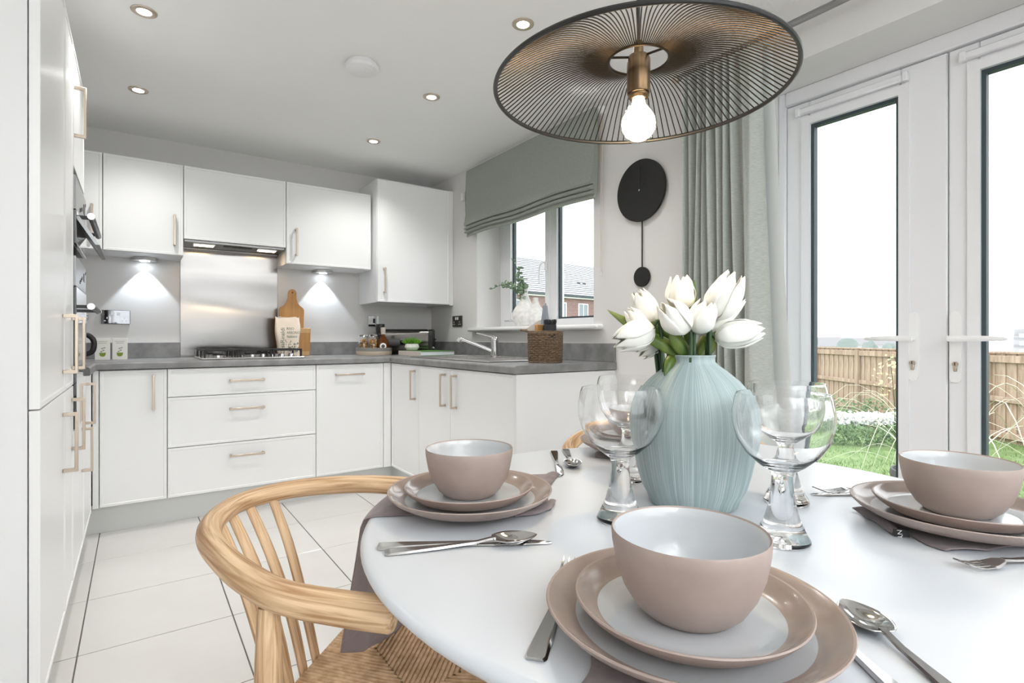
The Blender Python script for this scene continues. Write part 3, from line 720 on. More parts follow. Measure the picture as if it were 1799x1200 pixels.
MB().lathe([(0, .141), (.026, .141), (.028, .15), (.036, .235), (.034, .24), (0, .24)], 24).build('grinder_head', M['black'], pm)
nr = thing('ceramic_beaker', 'dark grey ceramic beaker lying on its side at the right of the tray', 'beaker', (1.60, 3.885, 1.003), math.radians(-20))
k_ = MB().lathe([(0, -.055), (.028, -.055), (.030, -.05), (.033, .06), (.031, .062), (.028, .055), (.026, -.045), (0, -.047)], 28); k_.xf(Matrix.Rotation(PI/2, 4, 'Y')); k_.build('beaker', M['slate'], nr)
MB().lathe([(0, -.047), (.02, -.047), (.026, -.0395), (0, -.0395)], 20).build('rest', M['slate'], nr)

# toaster
to = thing('toaster', 'long brushed steel toaster with black ends, turned into the corner', 'toaster', (1.775, 3.995, .9105), math.radians(-36))
TL = .185
def tf(u, v):
    pr = [(-.062, .012), (-.066, .02), (-.064, .15), (-.055, .182), (-.035, .192), (.035, .192), (.055, .182), (.064, .15), (.066, .02), (.062, .012)]
    i = v*(len(pr)-1); k = min(int(i), len(pr)-2); t = i-k
    return (-TL+2*TL*u, pr[k][0]+(pr[k+1][0]-pr[k][0])*t, pr[k][1]+(pr[k+1][1]-pr[k][1])*t)
MB().grid(2, 18, tf).build('steel_shell', M['brushed'], to, smooth=50)
end = [(-.067, .006), (-.069, .02), (-.067, .152), (-.057, .186), (-.036, .197), (.036, .197), (.057, .186), (.067, .152), (.069, .02), (.067, .006)]
for x0, x1 in ((-TL-.028, -TL+.004), (TL-.004, TL+.028)): MB().prism(end, lambda p, d: (d, p[0], p[1]), x0, x1).build('end_cap', M['black'], to, smooth=0)
MB().box(-TL, TL, -.055, .055, .0, .013).build('base', M['black'], to, smooth=0)
MB().box(-TL+.02, TL-.02, -.032, .032, .1925, .198, .002).build('slot_frame', M['black'], to, smooth=0)
MB().box(TL+.028, TL+.045, -.02, .02, .11, .125, .003).build('lever', M['black'], to, smooth=0)
MB().tube([(TL+.028, -.02, .05), (TL+.040, -.02, .05)], .014, 16).build('dial', M['chrome'], to)

# book and succulent
bk = thing('cook_book', 'thick pale book with a green cover, lying flat by the corner', 'book', (1.660, 3.500, .9105), math.radians(8))
MB().box(.004, .300, .004, .293, .004, .030).build('pages', M['paper'], bk, smooth=0)
m = MB().box(0, .304, 0, .297, 0, .004); m.box(0, .304, 0, .297, .030, .034); m.build('cover', M['green'], bk, smooth=0)
MB().box(-.003, .001, 0, .297, 0, .034, .0008).build('spine', M['spine'], bk, smooth=0)
su = thing('potted_succulent', 'green succulent in a ribbed white pot on the book', 'plant', (1.690, 3.715, .9450))
MB().grid(48, 12, lambda u, v: ((lambda R, a: (R*math.cos(a), R*math.sin(a), lerp([(0, 0), (.15, .002), (.5, .025), (.8, .046), (1, .052)], v)))(lerp([(0, .0), (.1, .034), (.5, .052), (.8, .047), (1, .040)], v)*(1+.035*abs(math.sin(5*2*PI*u))), 2*PI*u))).lathe([(0, .046), (.041, .046), (.041, .050)], 24).build('pot', M['stonew'], su, smooth=60)
lm = MB().grid(6, 10, lambda u, v: (.0085*math.cos(2*PI*u)*math.sin(PI*min(1, .12+v*.88))**.6*(1-v*.3), .0045*math.sin(2*PI*u)*(1-v)**.4, v*.058)).mesh('leaf', [M['succ']], 60)
g = random.Random(5)
for k in range(44):
    a = k*2.39996; tl = math.radians(8+62*math.sqrt(k/44)); q = .026*math.sqrt(k/44)
    link('leaf', lm, su, (q*math.cos(a), q*math.sin(a), .048), (0, 0, 0)).rotation_euler = (Quaternion((0,0,1), a) @ Quaternion((0,1,0), tl)).to_euler()

# ------------------------------------------------------------------ sink and tap
sk = thing('inset_sink', 'stainless steel inset sink with drainer by the window', 'sink', (0,0,.9105))
m = MB(); z = .004
for b_ in ((1.505, 1.985, 2.36, SY0+.01), (1.505, 1.985, SY1-.01, 3.31), (1.505, SX0+.01, SY0+.01, SY1-.01), (SX1-.01, 1.985, SY0+.01, SY1-.01)): m.box(b_[0], b_[1], b_[2], b_[3], 0, z)
m.build('drainer_top', M['steel'], sk, smooth=0)
rm = MB()
for b_ in ((1.498, 1.992, 2.353, 2.362), (1.498, 1.992, 3.308, 3.317), (1.498, 1.507, 2.362, 3.308), (1.983, 1.992, 2.362, 3.308)): rm.box(b_[0], b_[1], b_[2], b_[3], 0, .0075, .002)
rm.build('rim', M['steel'], sk, smooth=0)
MB().box(SX0+.01, SX1-.01, SY0+.01, SY1-.01, -.16, -.157).box(SX0+.006, SX0+.01, SY0+.006, SY1-.006, -.16, 0).box(SX1-.01, SX1-.006, SY0+.006, SY1-.006, -.16, 0).box(SX0+.01, SX1-.01, SY0+.006, SY0+.01, -.16, 0).box(SX0+.01, SX1-.01, SY1-.01, SY1-.006, -.16, 0).build('bowl', M['steel'], sk, smooth=0)
for k in range(6): MB().box(1.60+.05*k, 1.612+.05*k, 2.93, 3.26, .004, .0065, .001).build('drainer_rib', M['steel'], sk, smooth=0)

tp = thing('mixer_tap', 'chrome single-lever mixer tap with a long angled spout', 'tap', (1.950, 2.985, .9165))
MB().lathe([(0, 0), (.028, 0), (.028, .008), (.024, .012), (.024, .095), (.0265, .10), (.0265, .118), (.020, .130), (0, .132)], 28).build('body', M['chrome'], tp)
MB().tube(smooth_path([(0, 0, .035), (-.03, .02, .045), (-.16, .10, .107), (-.185, .116, .117), (-.20, .125, .112)], 5), .0115, 14).build('spout', M['chrome'], tp)
MB().tube([(-.192, .120, .122), (-.205, .128, .100)], .014, 14).build('aerator', M['chrome'], tp)
MB().tube(smooth_path([(0, 0, .125), (-.03, .02, .136), (-.075, .055, .150), (-.098, .07, .153)], 4), [.018]*4+[.013]*4+[.010]*4+[.008], 12, [.010]*4+[.007]*4+[.005]*4+[.004], up=(0,0,1)).build('lever', M['chrome'], tp)

# ------------------------------------------------------------------ utensil basket and what stands in it
bs = thing('wicker_basket', 'round brown wicker basket of utensils at the end of the worktop', 'basket', (1.760, 2.208, .9105))
NB = 34
def R_b(z): return .084+.0035*(z/.16)
w = MB()
for row in range(16):
    z = .006+row*.0092
    w.tube([((R_b(z)+.0036*(1 if (k+row) % 2 else -1))*math.cos(2*PI*k/NB), (R_b(z)+.0036*(1 if (k+row) % 2 else -1))*math.sin(2*PI*k/NB), z) for k in range(NB)], (.0048), 6, closed=True)
ww = w.build('woven_wall', M['wicker'], bs); ww['kind'] = 'stuff'
for k in range(0, NB, 2):
    a = 2*PI*k/NB; MB().tube([(R_b(0)*math.cos(a), R_b(0)*math.sin(a), .002), (R_b(.15)*math.cos(a), R_b(.15)*math.sin(a), .152)], .0028, 5).build('stake', M['wicker'], bs)
for z, r_ in ((.004, .0055), (.153, .006), (.161, .005)): MB().tube([((R_b(z)+.001)*math.cos(2*PI*k/40), (R_b(z)+.001)*math.sin(2*PI*k/40), z) for k in range(40)], r_, 7, closed=True).build('rim_braid' if z > .1 else 'base_braid', M['wicker'], bs)
MB().lathe([(0, .006), (.082, .006), (.082, .010), (0, .010)], 24).build('bottom', M['wicker'], bs)
MB().tube(smooth_path([(-.080, .030, .160), (-.098, .060, .168), (-.080, .105, .171), (-.030, .10, .169), (.02, .086, .163)], 5), .0055, 7).build('loop_handle', M['wicker'], bs)
def stand(name, label, cat, loc, rz): return thing(name, label, cat, loc, rz)
gr = stand('grater', 'tall tapered steel grater in the wicker basket', 'grater', (1.765, 2.215, .925), math.radians(20))
def taper(m, w0, d0, w1, d1, z0, z1):
    a = [m.V(p) for p in ((-w0,-d0,z0),(w0,-d0,z0),(w0,d0,z0),(-w0,d0,z0))]; b = [m.V(p) for p in ((-w1,-d1,z1),(w1,-d1,z1),(w1,d1,z1),(-w1,d1,z1))]
    m.F(*reversed(a)); m.F(*b)
    for k in range(4): m.F(a[k], a[(k+1)%4], b[(k+1)%4], b[k])
    return m
taper(MB(), .040, .030, .009, .008, .0, .285).build('blade_body', M['bluesteel'], gr, smooth=0)
MB().tube([(-.008, 0, .284), (-.006, 0, .297), (.006, 0, .297), (.008, 0, .284)], .0035, 8).build('top_handle', M['steel'], gr)
br = stand('dish_brush', 'dark round brush standing in the right of the wicker basket', 'brush', (1.745, 2.150, .925), 0)
MB().lathe([(0, 0), (.012, 0), (.012, .10), (.031, .115), (.033, .180), (.030, .183), (0, .183)], 20).build('head', M['bristle'], br)
bq = MB(); g = random.Random(8)
for k in range(150):
    a, q = g.uniform(0, 2*PI), .031*math.sqrt(g.random()); bq.tube([(q*math.cos(a), q*math.sin(a), .18), (q*1.12*math.cos(a), q*1.12*math.sin(a), .205+g.uniform(-.006, .006))], .0012, 4)
bq = bq.build('bristles', M['bristle'], br); bq['kind'] = 'stuff'
wb_ = stand('wooden_brush_block', 'orange-brown wooden block handle in the middle of the wicker basket', 'utensil', (1.715, 2.205, .935), math.radians(10))
MB().box(-.024, .024, -.010, .010, 0, .175, .004).build('wooden_handle', M['oak'], wb_, smooth=0)
sc = stand('cheese_slicer', 'pale grey wedge-shaped slicer sticking out of the left of the basket', 'utensil', (1.752, 2.258, 1.000), math.radians(-62))
MB().prism([(-.085, .078), (-.03, .055), (.035, .055), (.035, .120), (.02, .136), (.005, .130)], lambda p, d: (p[0], d, p[1]), -.008, .008).build('blade_guard', M['spine'], sc, smooth=0)
MB().box(-.010, .014, -.006, .006, -.03, .060).build('shaft', M['spine'], sc, smooth=0)
MB().tube([(.012, -.014, .095), (.012, -.008, .095)], .008, 12).build('knob', M['white'], sc)

# ------------------------------------------------------------------ window sill vase and eucalyptus
vs = thing('double_neck_vase', 'white textured vase with one tall and one short neck on the window sill', 'vase', (2.190, 2.925, 1.1165), math.radians(-60))
m = MB()
m.lathe([(0, 0), (.056, 0), (.066, .008), (.083, .040), (.088, .072), (.080, .108), (.060, .142), (.042, .170), (.029, .200), (.0225, .228), (.0215, .250), (.0240, .266), (.0200, .266), (.016, .245), (0, .24)], 40, (-.030, 0, 0))
m.lathe([(0, 0), (.046, 0), (.056, .008), (.070, .040), (.073, .070), (.062, .102), (.042, .128), (.027, .152), (.0195, .174), (.0185, .188), (.0205, .198), (.0165, .198), (.013, .184), (0, .18)], 40, (.048, 0, 0))
vo = m.build('vase_body', M['stonew'], vs, smooth=0)
rmod = vo.modifiers.new('merge', 'REMESH'); rmod.mode = 'VOXEL'; rmod.voxel_size = .0035; rmod.use_smooth_shade = True
smod = vo.modifiers.new('soften', 'SMOOTH'); smod.iterations = 10; smod.factor = .5
eu = thing('eucalyptus_sprig', 'grey-green eucalyptus sprig in the tall neck of the white sill vase', 'sprig', (2.176, 2.949, 1.30))
elm = MB().grid(6, 6, lambda u, v: ((u-.5)*2*.019*math.sin(PI*(.06+.94*v))**.7*(1.05-.4*v), .003*math.sin(PI*v)+.006*(2*u-1)**2, v*.046)).mesh('leaf', [M['euc']], 60, recalc=False)
g = random.Random(11)
stems = [[(0, 0, -.05), (0, .01, .02), (.0, .04, .12), (-.005, .085, .22), (-.01, .15, .30)], [(0, 0, -.04), (.0, .05, .07), (-.01, .15, .115), (-.02, .27, .12), (-.02, .40, .10)], [(0, 0, -.04), (-.01, .02, .05), (-.03, .03, .14), (-.03, .02, .22)], [(0, 0, -.04), (-.02, .03, .04), (-.06, .07, .08), (-.09, .12, .09)], [(0, 0, -.04), (-.02, -.01, .04), (-.04, -.03, .09), (-.05, -.04, .13)]]
for s_ in stems:
    P_ = smooth_path(s_, 5); MB().tube(P_, .0018, 6).build('stem', M['stemg'], eu)
    n_ = len(P_)
    for i in range(3, n_, 2 if n_ > 16 else 1):
        for q in range(2):
            a = g.uniform(0, 2*PI); d = Vector((math.cos(a)*.9, math.sin(a)*.9, g.uniform(-.1, .9))).normalized()
            o = link('leaf', elm, eu, P_[i]); o.rotation_mode = 'QUATERNION'; o.rotation_quaternion = d.to_track_quat('Z', 'Y') @ Quaternion((0,0,1), g.uniform(0, 6)); sc_ = g.uniform(.65, 1.15)*(1.05-.45*i/n_); o.scale = (sc_,)*3
# ------------------------------------------------------------------ soft furnishings and clock on the right wall
bl = thing('roman_blind', 'sage green roman blind with stacked folds over the kitchen window', 'blind', (XW, 0, 0))
prf = [(-.030, 2.290), (-.056, 2.292), (-.058, 2.26), (-.061, 2.10), (-.066, 1.96), (-.078, 1.905), (-.086, 1.884), (-.080, 1.874), (-.062, 1.878), (-.064, 1.870), (-.080, 1.862), (-.086, 1.852), (-.078, 1.844), (-.060, 1.848), (-.062, 1.841), (-.076, 1.834), (-.080, 1.826), (-.070, 1.820), (-.056, 1.824), (-.054, 1.815), (-.058, 1.800), (-.044, 1.798), (-.036, 1.83), (-.030, 2.0)]
BY0, BY1 = 2.125, 3.505
def bf(u, v):
    i = v*len(prf); k = int(i) % len(prf); t = i-int(i); a, b_ = prf[k], prf[(k+1) % len(prf)]
    dx, z = a[0]+(b_[0]-a[0])*t, a[1]+(b_[1]-a[1])*t
    lowf = max(0, min(1, (2.05-z)/.2))
    sag = (.012*math.sin(PI*u*1.0)-.010*math.exp(-((u-.52)/.16)**2)+.004*math.sin(9*u))*lowf
    return (dx-.006*math.sin(7*u+z*9)*lowf*.6, BY0+(BY1-BY0)*u+(.012*math.sin(14*z))*(u-.5)*2*-.7, z+sag)
m = MB().grid(40, len(prf), bf)
for u in (0, 1): m.F(*[m.V(bf(u, k/len(prf))) for k in range(len(prf))])
m.build('fabric', M['sage'], bl, smooth=50)
MB().box(-.030, -.001, BY0+.01, BY1-.01, 2.262, 2.300, .003).build('headrail', M['white'], bl, smooth=0)
m = MB()
for dy in (.0, .014): m.tube([(-.020, BY0-.012-dy, 2.27), (-.020, BY0-.010-dy*.8, 1.9), (-.020, BY0-.012-dy*.6, 1.40)], .0014, 5)
m.build('pull_cord', M['cream'], bl)
MB().lathe([(0, -.02), (.006, -.018), (.007, 0), (.003, .008), (0, .009)], 12, (-.020, BY0-.016, 1.395)).build('cord_weight', M['glass'], bl)
MB().box(-.03, -.001, BY0-.03, BY0-.002, 2.255, 2.298, .002).build('cord_mechanism', M['white'], bl, smooth=0)

cu = thing('curtain', 'full length grey-green curtain gathered at the left of the french doors', 'curtain', (0, 0, 0))
pleat = [(0, 0), (.035, 1), (.07, .1), (.105, .95), (.15, -.1), (.21, 1), (.25, 0), (.30, .85), (.34, .1), (.38, 1), (.42, .0), (.47, .9), (.52, .05), (.565, 1), (.61, -.05), (.66, .9), (.71, .1), (.77, .8), (.86, 1), (1, .2)]
def cx(u, v):
    s = u; k = max(i for i in range(len(pleat)) if pleat[i][0] <= s+1e-9); k = min(k, len(pleat)-2)
    t = (s-pleat[k][0])/(pleat[k+1][0]-pleat[k][0]); t = t*t*(3-2*t); w = pleat[k][1]+(pleat[k+1][1]-pleat[k][1])*t
    y0, y1 = 1.512+.0*v, 1.150-.045*v-.03*v*v
    y = y0+(y1-y0)*u; z = 2.185-2.165*v
    return (2.015-.062*w*(.8+.35*v)+.006*math.sin(5*v+9*u), y+.006*math.sin(6*v+20*u), z)
m = MB().grid(150, 24, cx); m.build('cloth', M['curtain'], cu, smooth=80, recalc=False)
def lx(u, v):
    a = cx(.55+.45*u, v); return (2.052-.012*u+.0*v, a[1]-.008-(.012+.035*v)*u*u, a[2])
MB().grid(12, 16, lx).build('lining', M['lining'], cu, smooth=80, recalc=False)
MB().box(1.99, 2.035, 1.145, 1.515, 2.183, 2.196).build('heading_tape', M['curtain'], cu, smooth=0)
cp = thing('curtain_track', 'slim grey metal curtain pole under the ceiling over the french doors', 'curtain pole', (0,0,0))
MB().tube([(2.013, 1.56, 2.215), (2.013, -.35, 2.215)], .013, 14).build('rail', M['dsteel'], cp)
for y in (1.57, -.36): MB().ball((2.013, y, 2.215), .018, 14, 8).build('finial', M['nickel'], cp)
for y in (1.53, .62, -.30): MB().tube([(2.013, y, 2.233), (2.06, y, 2.233), (XW-.001, y, 2.233)], .007, 8).build('bracket', M['nickel'], cp)
for k in range(9): MB().tube([(2.013+.016*math.cos(a), 1.165+.042*k, 2.212+.018*math.sin(a)) for a in [2*PI*q/14 for q in range(14)]], .002, 5, closed=True).build('ring', M['nickel'], cp)

ck = thing('wall_clock', 'black disc wall clock with a small round pendulum, between window and curtain', 'clock', (XW, 1.832, 1.777), -PI/2)
MB().tube([(0, -.026, 0), (0, -.012, 0)], .154, 64).build('face', M['matblack'], ck)
MB().tube([(0, -.012, 0), (0, -.0005, 0)], .06, 32).build('movement', M['black'], ck)
MB().box(-.0025, .0025, -.0285, -.0275, -.01, .125).build('minute_hand', M['black'], ck, smooth=0)
q = MB().box(-.003, .003, -.0275, -.0265, -.008, .075); q.xf(Matrix.Rotation(.6, 4, 'Y')); q.build('hour_hand', M['black'], ck, smooth=0)
MB().tube([(0, -.032, 0), (0, -.026, 0)], .005, 12).build('hand_pin', M['chrome'], ck)
pd = MB().box(-.003, .003, -.011, -.008, -.40, -.05).build('pendulum_rod', M['matblack'], ck, smooth=0)
MB().tube([(0, -.016, -.432), (0, -.006, -.432)], .050, 40).build('pendulum_disc', M['matblack'], pd)

# ------------------------------------------------------------------ pendant lamp
pn = thing('pendant_lamp', 'black wire saucer pendant lamp with a bare glowing bulb above the table', 'pendant lamp', (.768, .685, 0))
ZR, ZI, RR, RI = 1.500, 1.556, .267, .055
def wz(t): return ZI+(ZR-ZI)*t**1.0+.034*math.sin(PI*t)**1.1*(1-.2*t)
wire = MB().tube([(RI+(RR-RI)*k/14, 0, wz(k/14)) for k in range(15)], .00115, 6).mesh('shade_wire', [M['bronze']], 60)
for k in range(124): link('shade_wire', wire, pn, (0,0,0), (0, 0, 2*PI*k/124))
MB().tube([(RR*math.cos(2*PI*k/96), RR*math.sin(2*PI*k/96), ZR) for k in range(96)], .0042, 8, closed=True).build('outer_ring', M['black'], pn)
MB().tube([(RI*math.cos(2*PI*k/48), RI*math.sin(2*PI*k/48), ZI) for k in range(48)], .0026, 8, closed=True).build('inner_ring', M['bronze'], pn)
for k in range(3):
    a = 2*PI*k/3+2.7; MB().tube([(RI*math.cos(a), RI*math.sin(a), ZI), (.018*math.cos(a), .018*math.sin(a), ZI+.004)], .0022, 6).build('spoke', M['bronze'], pn)
MB().lathe([(0, 1.494), (.0205, 1.494), (.0215, 1.497), (.0215, 1.556), (.019, 1.563), (.009, 1.566), (.009, 1.588), (.006, 1.592), (0, 1.592)], 32).build('lamp_holder', M['antique'], pn)
MB().tube([(0, 0, 1.59), (0, 0, 2.30)], .003, 8).build('flex', M['black'], pn)
MB().lathe([(0, 2.338), (.05, 2.338), (.05, 2.322), (.03, 2.300), (.006, 2.292), (0, 2.292)], 32).build('ceiling_rose', M['bronze'], pn)
bu = MB().lathe([(.015, 1.494), (.0155, 1.480), (.0185, 1.4695), (.0265, 1.459), (.0322, 1.448), (.0338, 1.437), (.0322, 1.4255), (.0265, 1.4135), (.0145, 1.405), (0, 1.4032)], 32).build('bulb', M['pane'], pn)
MB().lathe([(0, 1.488), (.0105, 1.486), (.013, 1.473), (.0235, 1.4585), (.0295, 1.448), (.0312, 1.437), (.0295, 1.427), (.0242, 1.4165), (.013, 1.4085), (0, 1.4068)], 28).build('glowing_core', M['bulb'], bu)
MB().lathe([(.0165, 1.4935), (.0195, 1.4905), (.0195, 1.488), (.0165, 1.485)], 24).build('bulb_collar', M['antique'], pn)
lamp('pendant_glow', 'POINT', (.768, .685, 1.39), BULB_W, (1, .74, .45), .03)

# ------------------------------------------------------------------ table
TX, TY, TR, TZ = .766, .557, .540, .750
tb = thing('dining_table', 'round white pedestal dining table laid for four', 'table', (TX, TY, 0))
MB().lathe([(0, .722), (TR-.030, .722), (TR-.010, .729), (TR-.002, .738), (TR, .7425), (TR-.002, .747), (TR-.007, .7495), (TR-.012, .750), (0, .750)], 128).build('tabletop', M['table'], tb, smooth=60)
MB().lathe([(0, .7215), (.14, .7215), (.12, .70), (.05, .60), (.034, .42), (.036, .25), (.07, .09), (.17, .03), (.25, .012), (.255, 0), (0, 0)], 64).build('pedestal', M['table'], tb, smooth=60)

# ------------------------------------------------------------------ chairs
def woven_seat():
    x0, x1, h0, h1 = -.108, .30, .190, .245          # rear and front edge, half widths
    m = MB(); cxp = .098; ZS = .437
    def hw(x): return h0+(h1-h0)*(x-x0)/(x1-x0)
    def zz(x, y):
        e = max(abs(y)/hw(x), abs((x-(x0+x1)/2)/((x1-x0)/2))); return ZS-.016*max(0, 1-e)**.8+.004*math.sin(min(1, max(0, (e-.8)/.2))*PI/2)*0
    pit = .0088
    def cord(p, q):
        pts = [tuple(p[k]+(q[k]-p[k])*t for k in (0, 1)) for t in (0, .18, .4, .7, 1)]
        P = [(a, b, zz(a, b)+.001) for a, b in pts]
        d = (p[0]-q[0], p[1]-q[1]); L = math.hypot(*d)
        if L < .004: return
        d = (d[0]/L, d[1]/L)
        P = [(P[0][0]-d[0]*.004, P[0][1]-d[1]*.004, ZS-.032), (P[0][0]+d[0]*.006, P[0][1]+d[1]*.006, ZS-.012)]+P
        m.tube(P, .0045, 7, caps=False)
    # rear and front triangles: cords run fore and aft, up to the diagonals
    n = int(2*h0/pit)
    for k in range(n):
        y = -h0+pit*(k+.5); cord((x0, y), (cxp-(cxp-x0)*abs(y)/h0, y*1.0))
    n = int(2*h1/pit)
    for k in range(n):
        y = -h1+pit*(k+.5); cord((x1, y*1.0), (cxp+(x1-cxp)*abs(y)/h1, y))
    n = int((x1-x0)/pit)
    for k in range(n):
        x = x0+pit*(k+.5)
        for s in (-1, 1):
            yi = h0*(cxp-x)/(cxp-x0) if x < cxp else h1*(x-cxp)/(x1-cxp)
            if hw(x)-yi > .004: cord((x, s*hw(x)), (x, s*yi))
    return m
def make_chair(label):
    r = thing('dining_chair', label, 'chair', (0,0,0), 0, 'round-backed wooden chairs at the table')
    half = [(.163, .254, .700), (.10, .256, .703), (.02, .254, .709), (-.043, .234, .717), (-.104, .202, .725), (-.176, .146, .731), (-.218, .083, .735), (-.238, 0, .737)]
    path = smooth_path(half+[(x, -y, z) for x, y, z in reversed(half[:-1])], 6)
    e0 = (path[0]-path[1]).normalized(); e1 = (path[-1]-path[-2]).normalized()
    path = [path[0]+e0*.006, path[0]+e0*.0045, path[0]+e0*.001]+path[:]+[path[-1]+e1*.001, path[-1]+e1*.0045, path[-1]+e1*.006]; n = len(path)
    rw, rv = [], []
    for i in range(n):
        t = abs(i/(n-1)-.5)*2; e = (.62, .86, .97, 1)[min(3, i, n-1-i)]; rw.append((.0175+.004*t)*e); rv.append((.0165+.006*t)*e)
    MB().tube(path, rw, 16, rv, up=(0,0,1)).build('top_rail', M['ash'], r, smooth=70)
    for s in (-1, 1):
        pts = smooth_path([(-.008, s*.246, .693), (-.010, s*.243, .62), (-.025, s*.228, .52), (-.092, s*.205, .43), (-.16, s*.205, .22), (-.215, s*.225, 0)], 5)
        MB().tube(pts, [.0130+.0050*math.sin(PI*min(1, i/18)) if i < 22 else .019-.006*(i-22)/8 for i in range(len(pts))], 14).build('rear_leg', M['ash'], r, smooth=70)
        MB().tube(smooth_path([(.285, s*.232, .452), (.288, s*.234, .40), (.292, s*.238, .2), (.296, s*.24, 0)], 4), [.013]*4+[.018]*5+[.013]*4, 14).build('front_leg', M['ash'], r, smooth=70)
    zb = .428
    MB().box(-.128, -.106, -.205, .205, zb-.030, zb-.002, .005).build('rear_rail', M['ash'], r, smooth=0)
    MB().box(.288, .308, -.235, .235, zb-.040, zb-.012, .005).build('front_rail', M['ash'], r, smooth=0)
    for s in (-1, 1):
        MB().tube([(-.11, s*.197, zb-.014), (.292, s*.243, zb-.022)], .0115, 10).build('side_rail', M['ash'], r)
        MB().tube([(-.165, s*.207, .20), (.292, s*.237, .25)], .009, 10).build('stretcher', M['ash'], r)
    for l in (-.072, -.024, .024, .072):
        a = -.237 if abs(l) < .06 else -.222
        P = smooth_path([(-.117, l*.88, zb-.012), (-.145, l*.90, .53), (-.188 if abs(l) < .06 else -.180, l*.96, .64), (a+.004, l, .728)], 4)
        MB().tube(P, [.0095+.0035*math.sin(PI*k/(len(P)-1)) for k in range(len(P))], 10, [.0065]*len(P), up=(1, 0, .35)).build('back_slat', M['ash'], r, smooth=70)
    w = woven_seat().build('woven_seat', M['cord'], r, smooth=70); w['kind'] = 'stuff'
    return r
ch = make_chair('ash chair with curved rail and woven seat, in the left foreground under the draped napkin')
ch.location = (.320, .917, 0); ch.rotation_euler = (0, 0, -PI/4)
c2 = copy_tree(ch); c2.location = (1.2575, 1.065, 0); c2.rotation_euler = (0, 0, math.radians(-124.8))
c2['label'] = 'ash chair on the far side of the table, mostly hidden by the wine glasses'

# ------------------------------------------------------------------ table settings
ZN = TZ+.0035
def dinner_plate():
    m = MB(); p = [(0, .002), (.080, .002), (.085, .0), (.089, .002), (.112, .007), (.130, .017), (.1365, .0235), (.138, .0258), (.1372, .0272), (.1350, .0265), (.129, .0212), (.119, .0153), (.109, .0108), (.085, .0085), (0, .0080)]
    return m.lathe(p, 72, mats=[0]*9+[2]*3+[1]*3)
def side_plate():
    m = MB(); p = [(0, .002), (.060, .002), (.064, .0), (.068, .002), (.088, .007), (.101, .0165), (.1065, .0225), (.108, .0248), (.1072, .0262), (.1052, .0255), (.1005, .0207), (.093, .0150), (.086, .0109), (.068, .0086), (0, .0082)]
    return m.lathe(p, 72, mats=[0]*9+[2]*3+[1]*3)
def bowl():
    m = MB(); p = [(0, .003), (.036, .003), (.040, .0), (.043, .002), (.052, .010), (.062, .026), (.0685, .044), (.0725, .066), (.0732, .0765), (.0722, .0785), (.0708, .0770), (.0695, .066), (.0655, .045), (.059, .028), (.048, .0145), (.035, .0085), (0, .0075)]
    return m.lathe(p, 72, mats=[0]*10+[1]*6)
mats3 = [M['taupe'], M['glaze'], M['band']]
me_d, me_s, me_b = dinner_plate().mesh('dinner_plate', mats3, 50), side_plate().mesh('side_plate', mats3, 50), bowl().mesh('bowl', mats3, 50)
where = {1: 'left setting by the draped napkin', 2: 'nearest setting in the foreground', 3: 'right setting by the french doors', 4: 'far setting behind the wine glasses'}
C = {1: (.464, .785), 2: (.439, .328), 3: (1.022, .281), 4: (1.030, .930)}
for k, (x, y) in C.items():
    tag(link('dinner_plate', me_d, None, (x, y, ZN+.0045)), 'large taupe rimmed dinner plate at the bottom of the %s' % where[k], 'plate', 'taupe stoneware dinner plates')
    tag(link('side_plate', me_s, None, (x-.004, y-.002, ZN+.0135)), 'smaller taupe plate between dinner plate and bowl in the %s' % where[k], 'plate', 'taupe stoneware side plates')
    tag(link('bowl', me_b, None, (x-.004, y-.003, ZN+.0225)), 'taupe bowl with pale inside on top of the %s' % where[k], 'bowl', 'taupe stoneware bowls')

# napkins
def napkin1():
    o = thing('linen_napkin', 'mauve linen napkin under the left plates, one end hanging over the table edge', 'napkin', (0,0,0))
    # strip axis runs from the table edge (outside) inwards under the plate
    A = Vector((.309, .834, 0)); rad = Vector((-.856, .519, 0)); tan = Vector((.519, .856, 0))
    inn = (Vector((.560, .700, 0))-A).normalized()
    Wn = .255; Lt = .30; Lh = .245
    def fn(u, v):
        s = -Lh+(Lh+Lt)*u; t = Wn*v
        edge = A+tan*t*1.0
        dd = edge-Vector((TX, TY, 0)); edge = Vector((TX, TY, 0))+dd.normalized()*(TR+.002)
        if s >= .02:
            p = edge+inn*s; z = TZ+.0012
            if s > Lt-.03: z += .006*math.sin((s-Lt+.03)/.03*PI)*(.6+.4*math.sin(40*v))
        elif s >= -.012:
            q = (s+.012)/.032; p = edge+inn*(s if s > 0 else 0)-rad*(-.006)*(1-q); z = TZ+.0012-.010*(1-q)**2
        else:
            hh = -(s+.012); p = edge+rad*(.008+.045*(hh/.24)*(1-.55*v)+.006*math.sin(11*v+8*hh)*hh/.24)+tan*(.07*(hh/.24)*(1-.5*v)); z = TZ-.009-hh*(1.05+.27*v+.10*math.sin(PI*v))
        return (p.x, p.y, z)
    m = MB().grid(70, 24, fn); ob = m.build('cloth', M['napkin'], o, smooth=70, recalc=False)
    md = ob.modifiers.new('thickness', 'SOLIDIFY'); md.thickness = .0012; md.offset = 1
    r_ = MB(); e0 = Vector((.548, .699, TZ)); 
    r_.tube([(e0.x-.05, e0.y+.005, TZ+.004), (e0.x-.015, e0.y-.006, TZ+.0055), (e0.x+.015, e0.y+.004, TZ+.0052), (e0.x+.05, e0.y+.03, TZ+.004)], [.006, .008, .009, .006], 8, [.0025, .0042, .0040, .0025], up=(0,0,1)); r_.build('rumpled_end', M['napkin'], o, smooth=70)
napkin1()
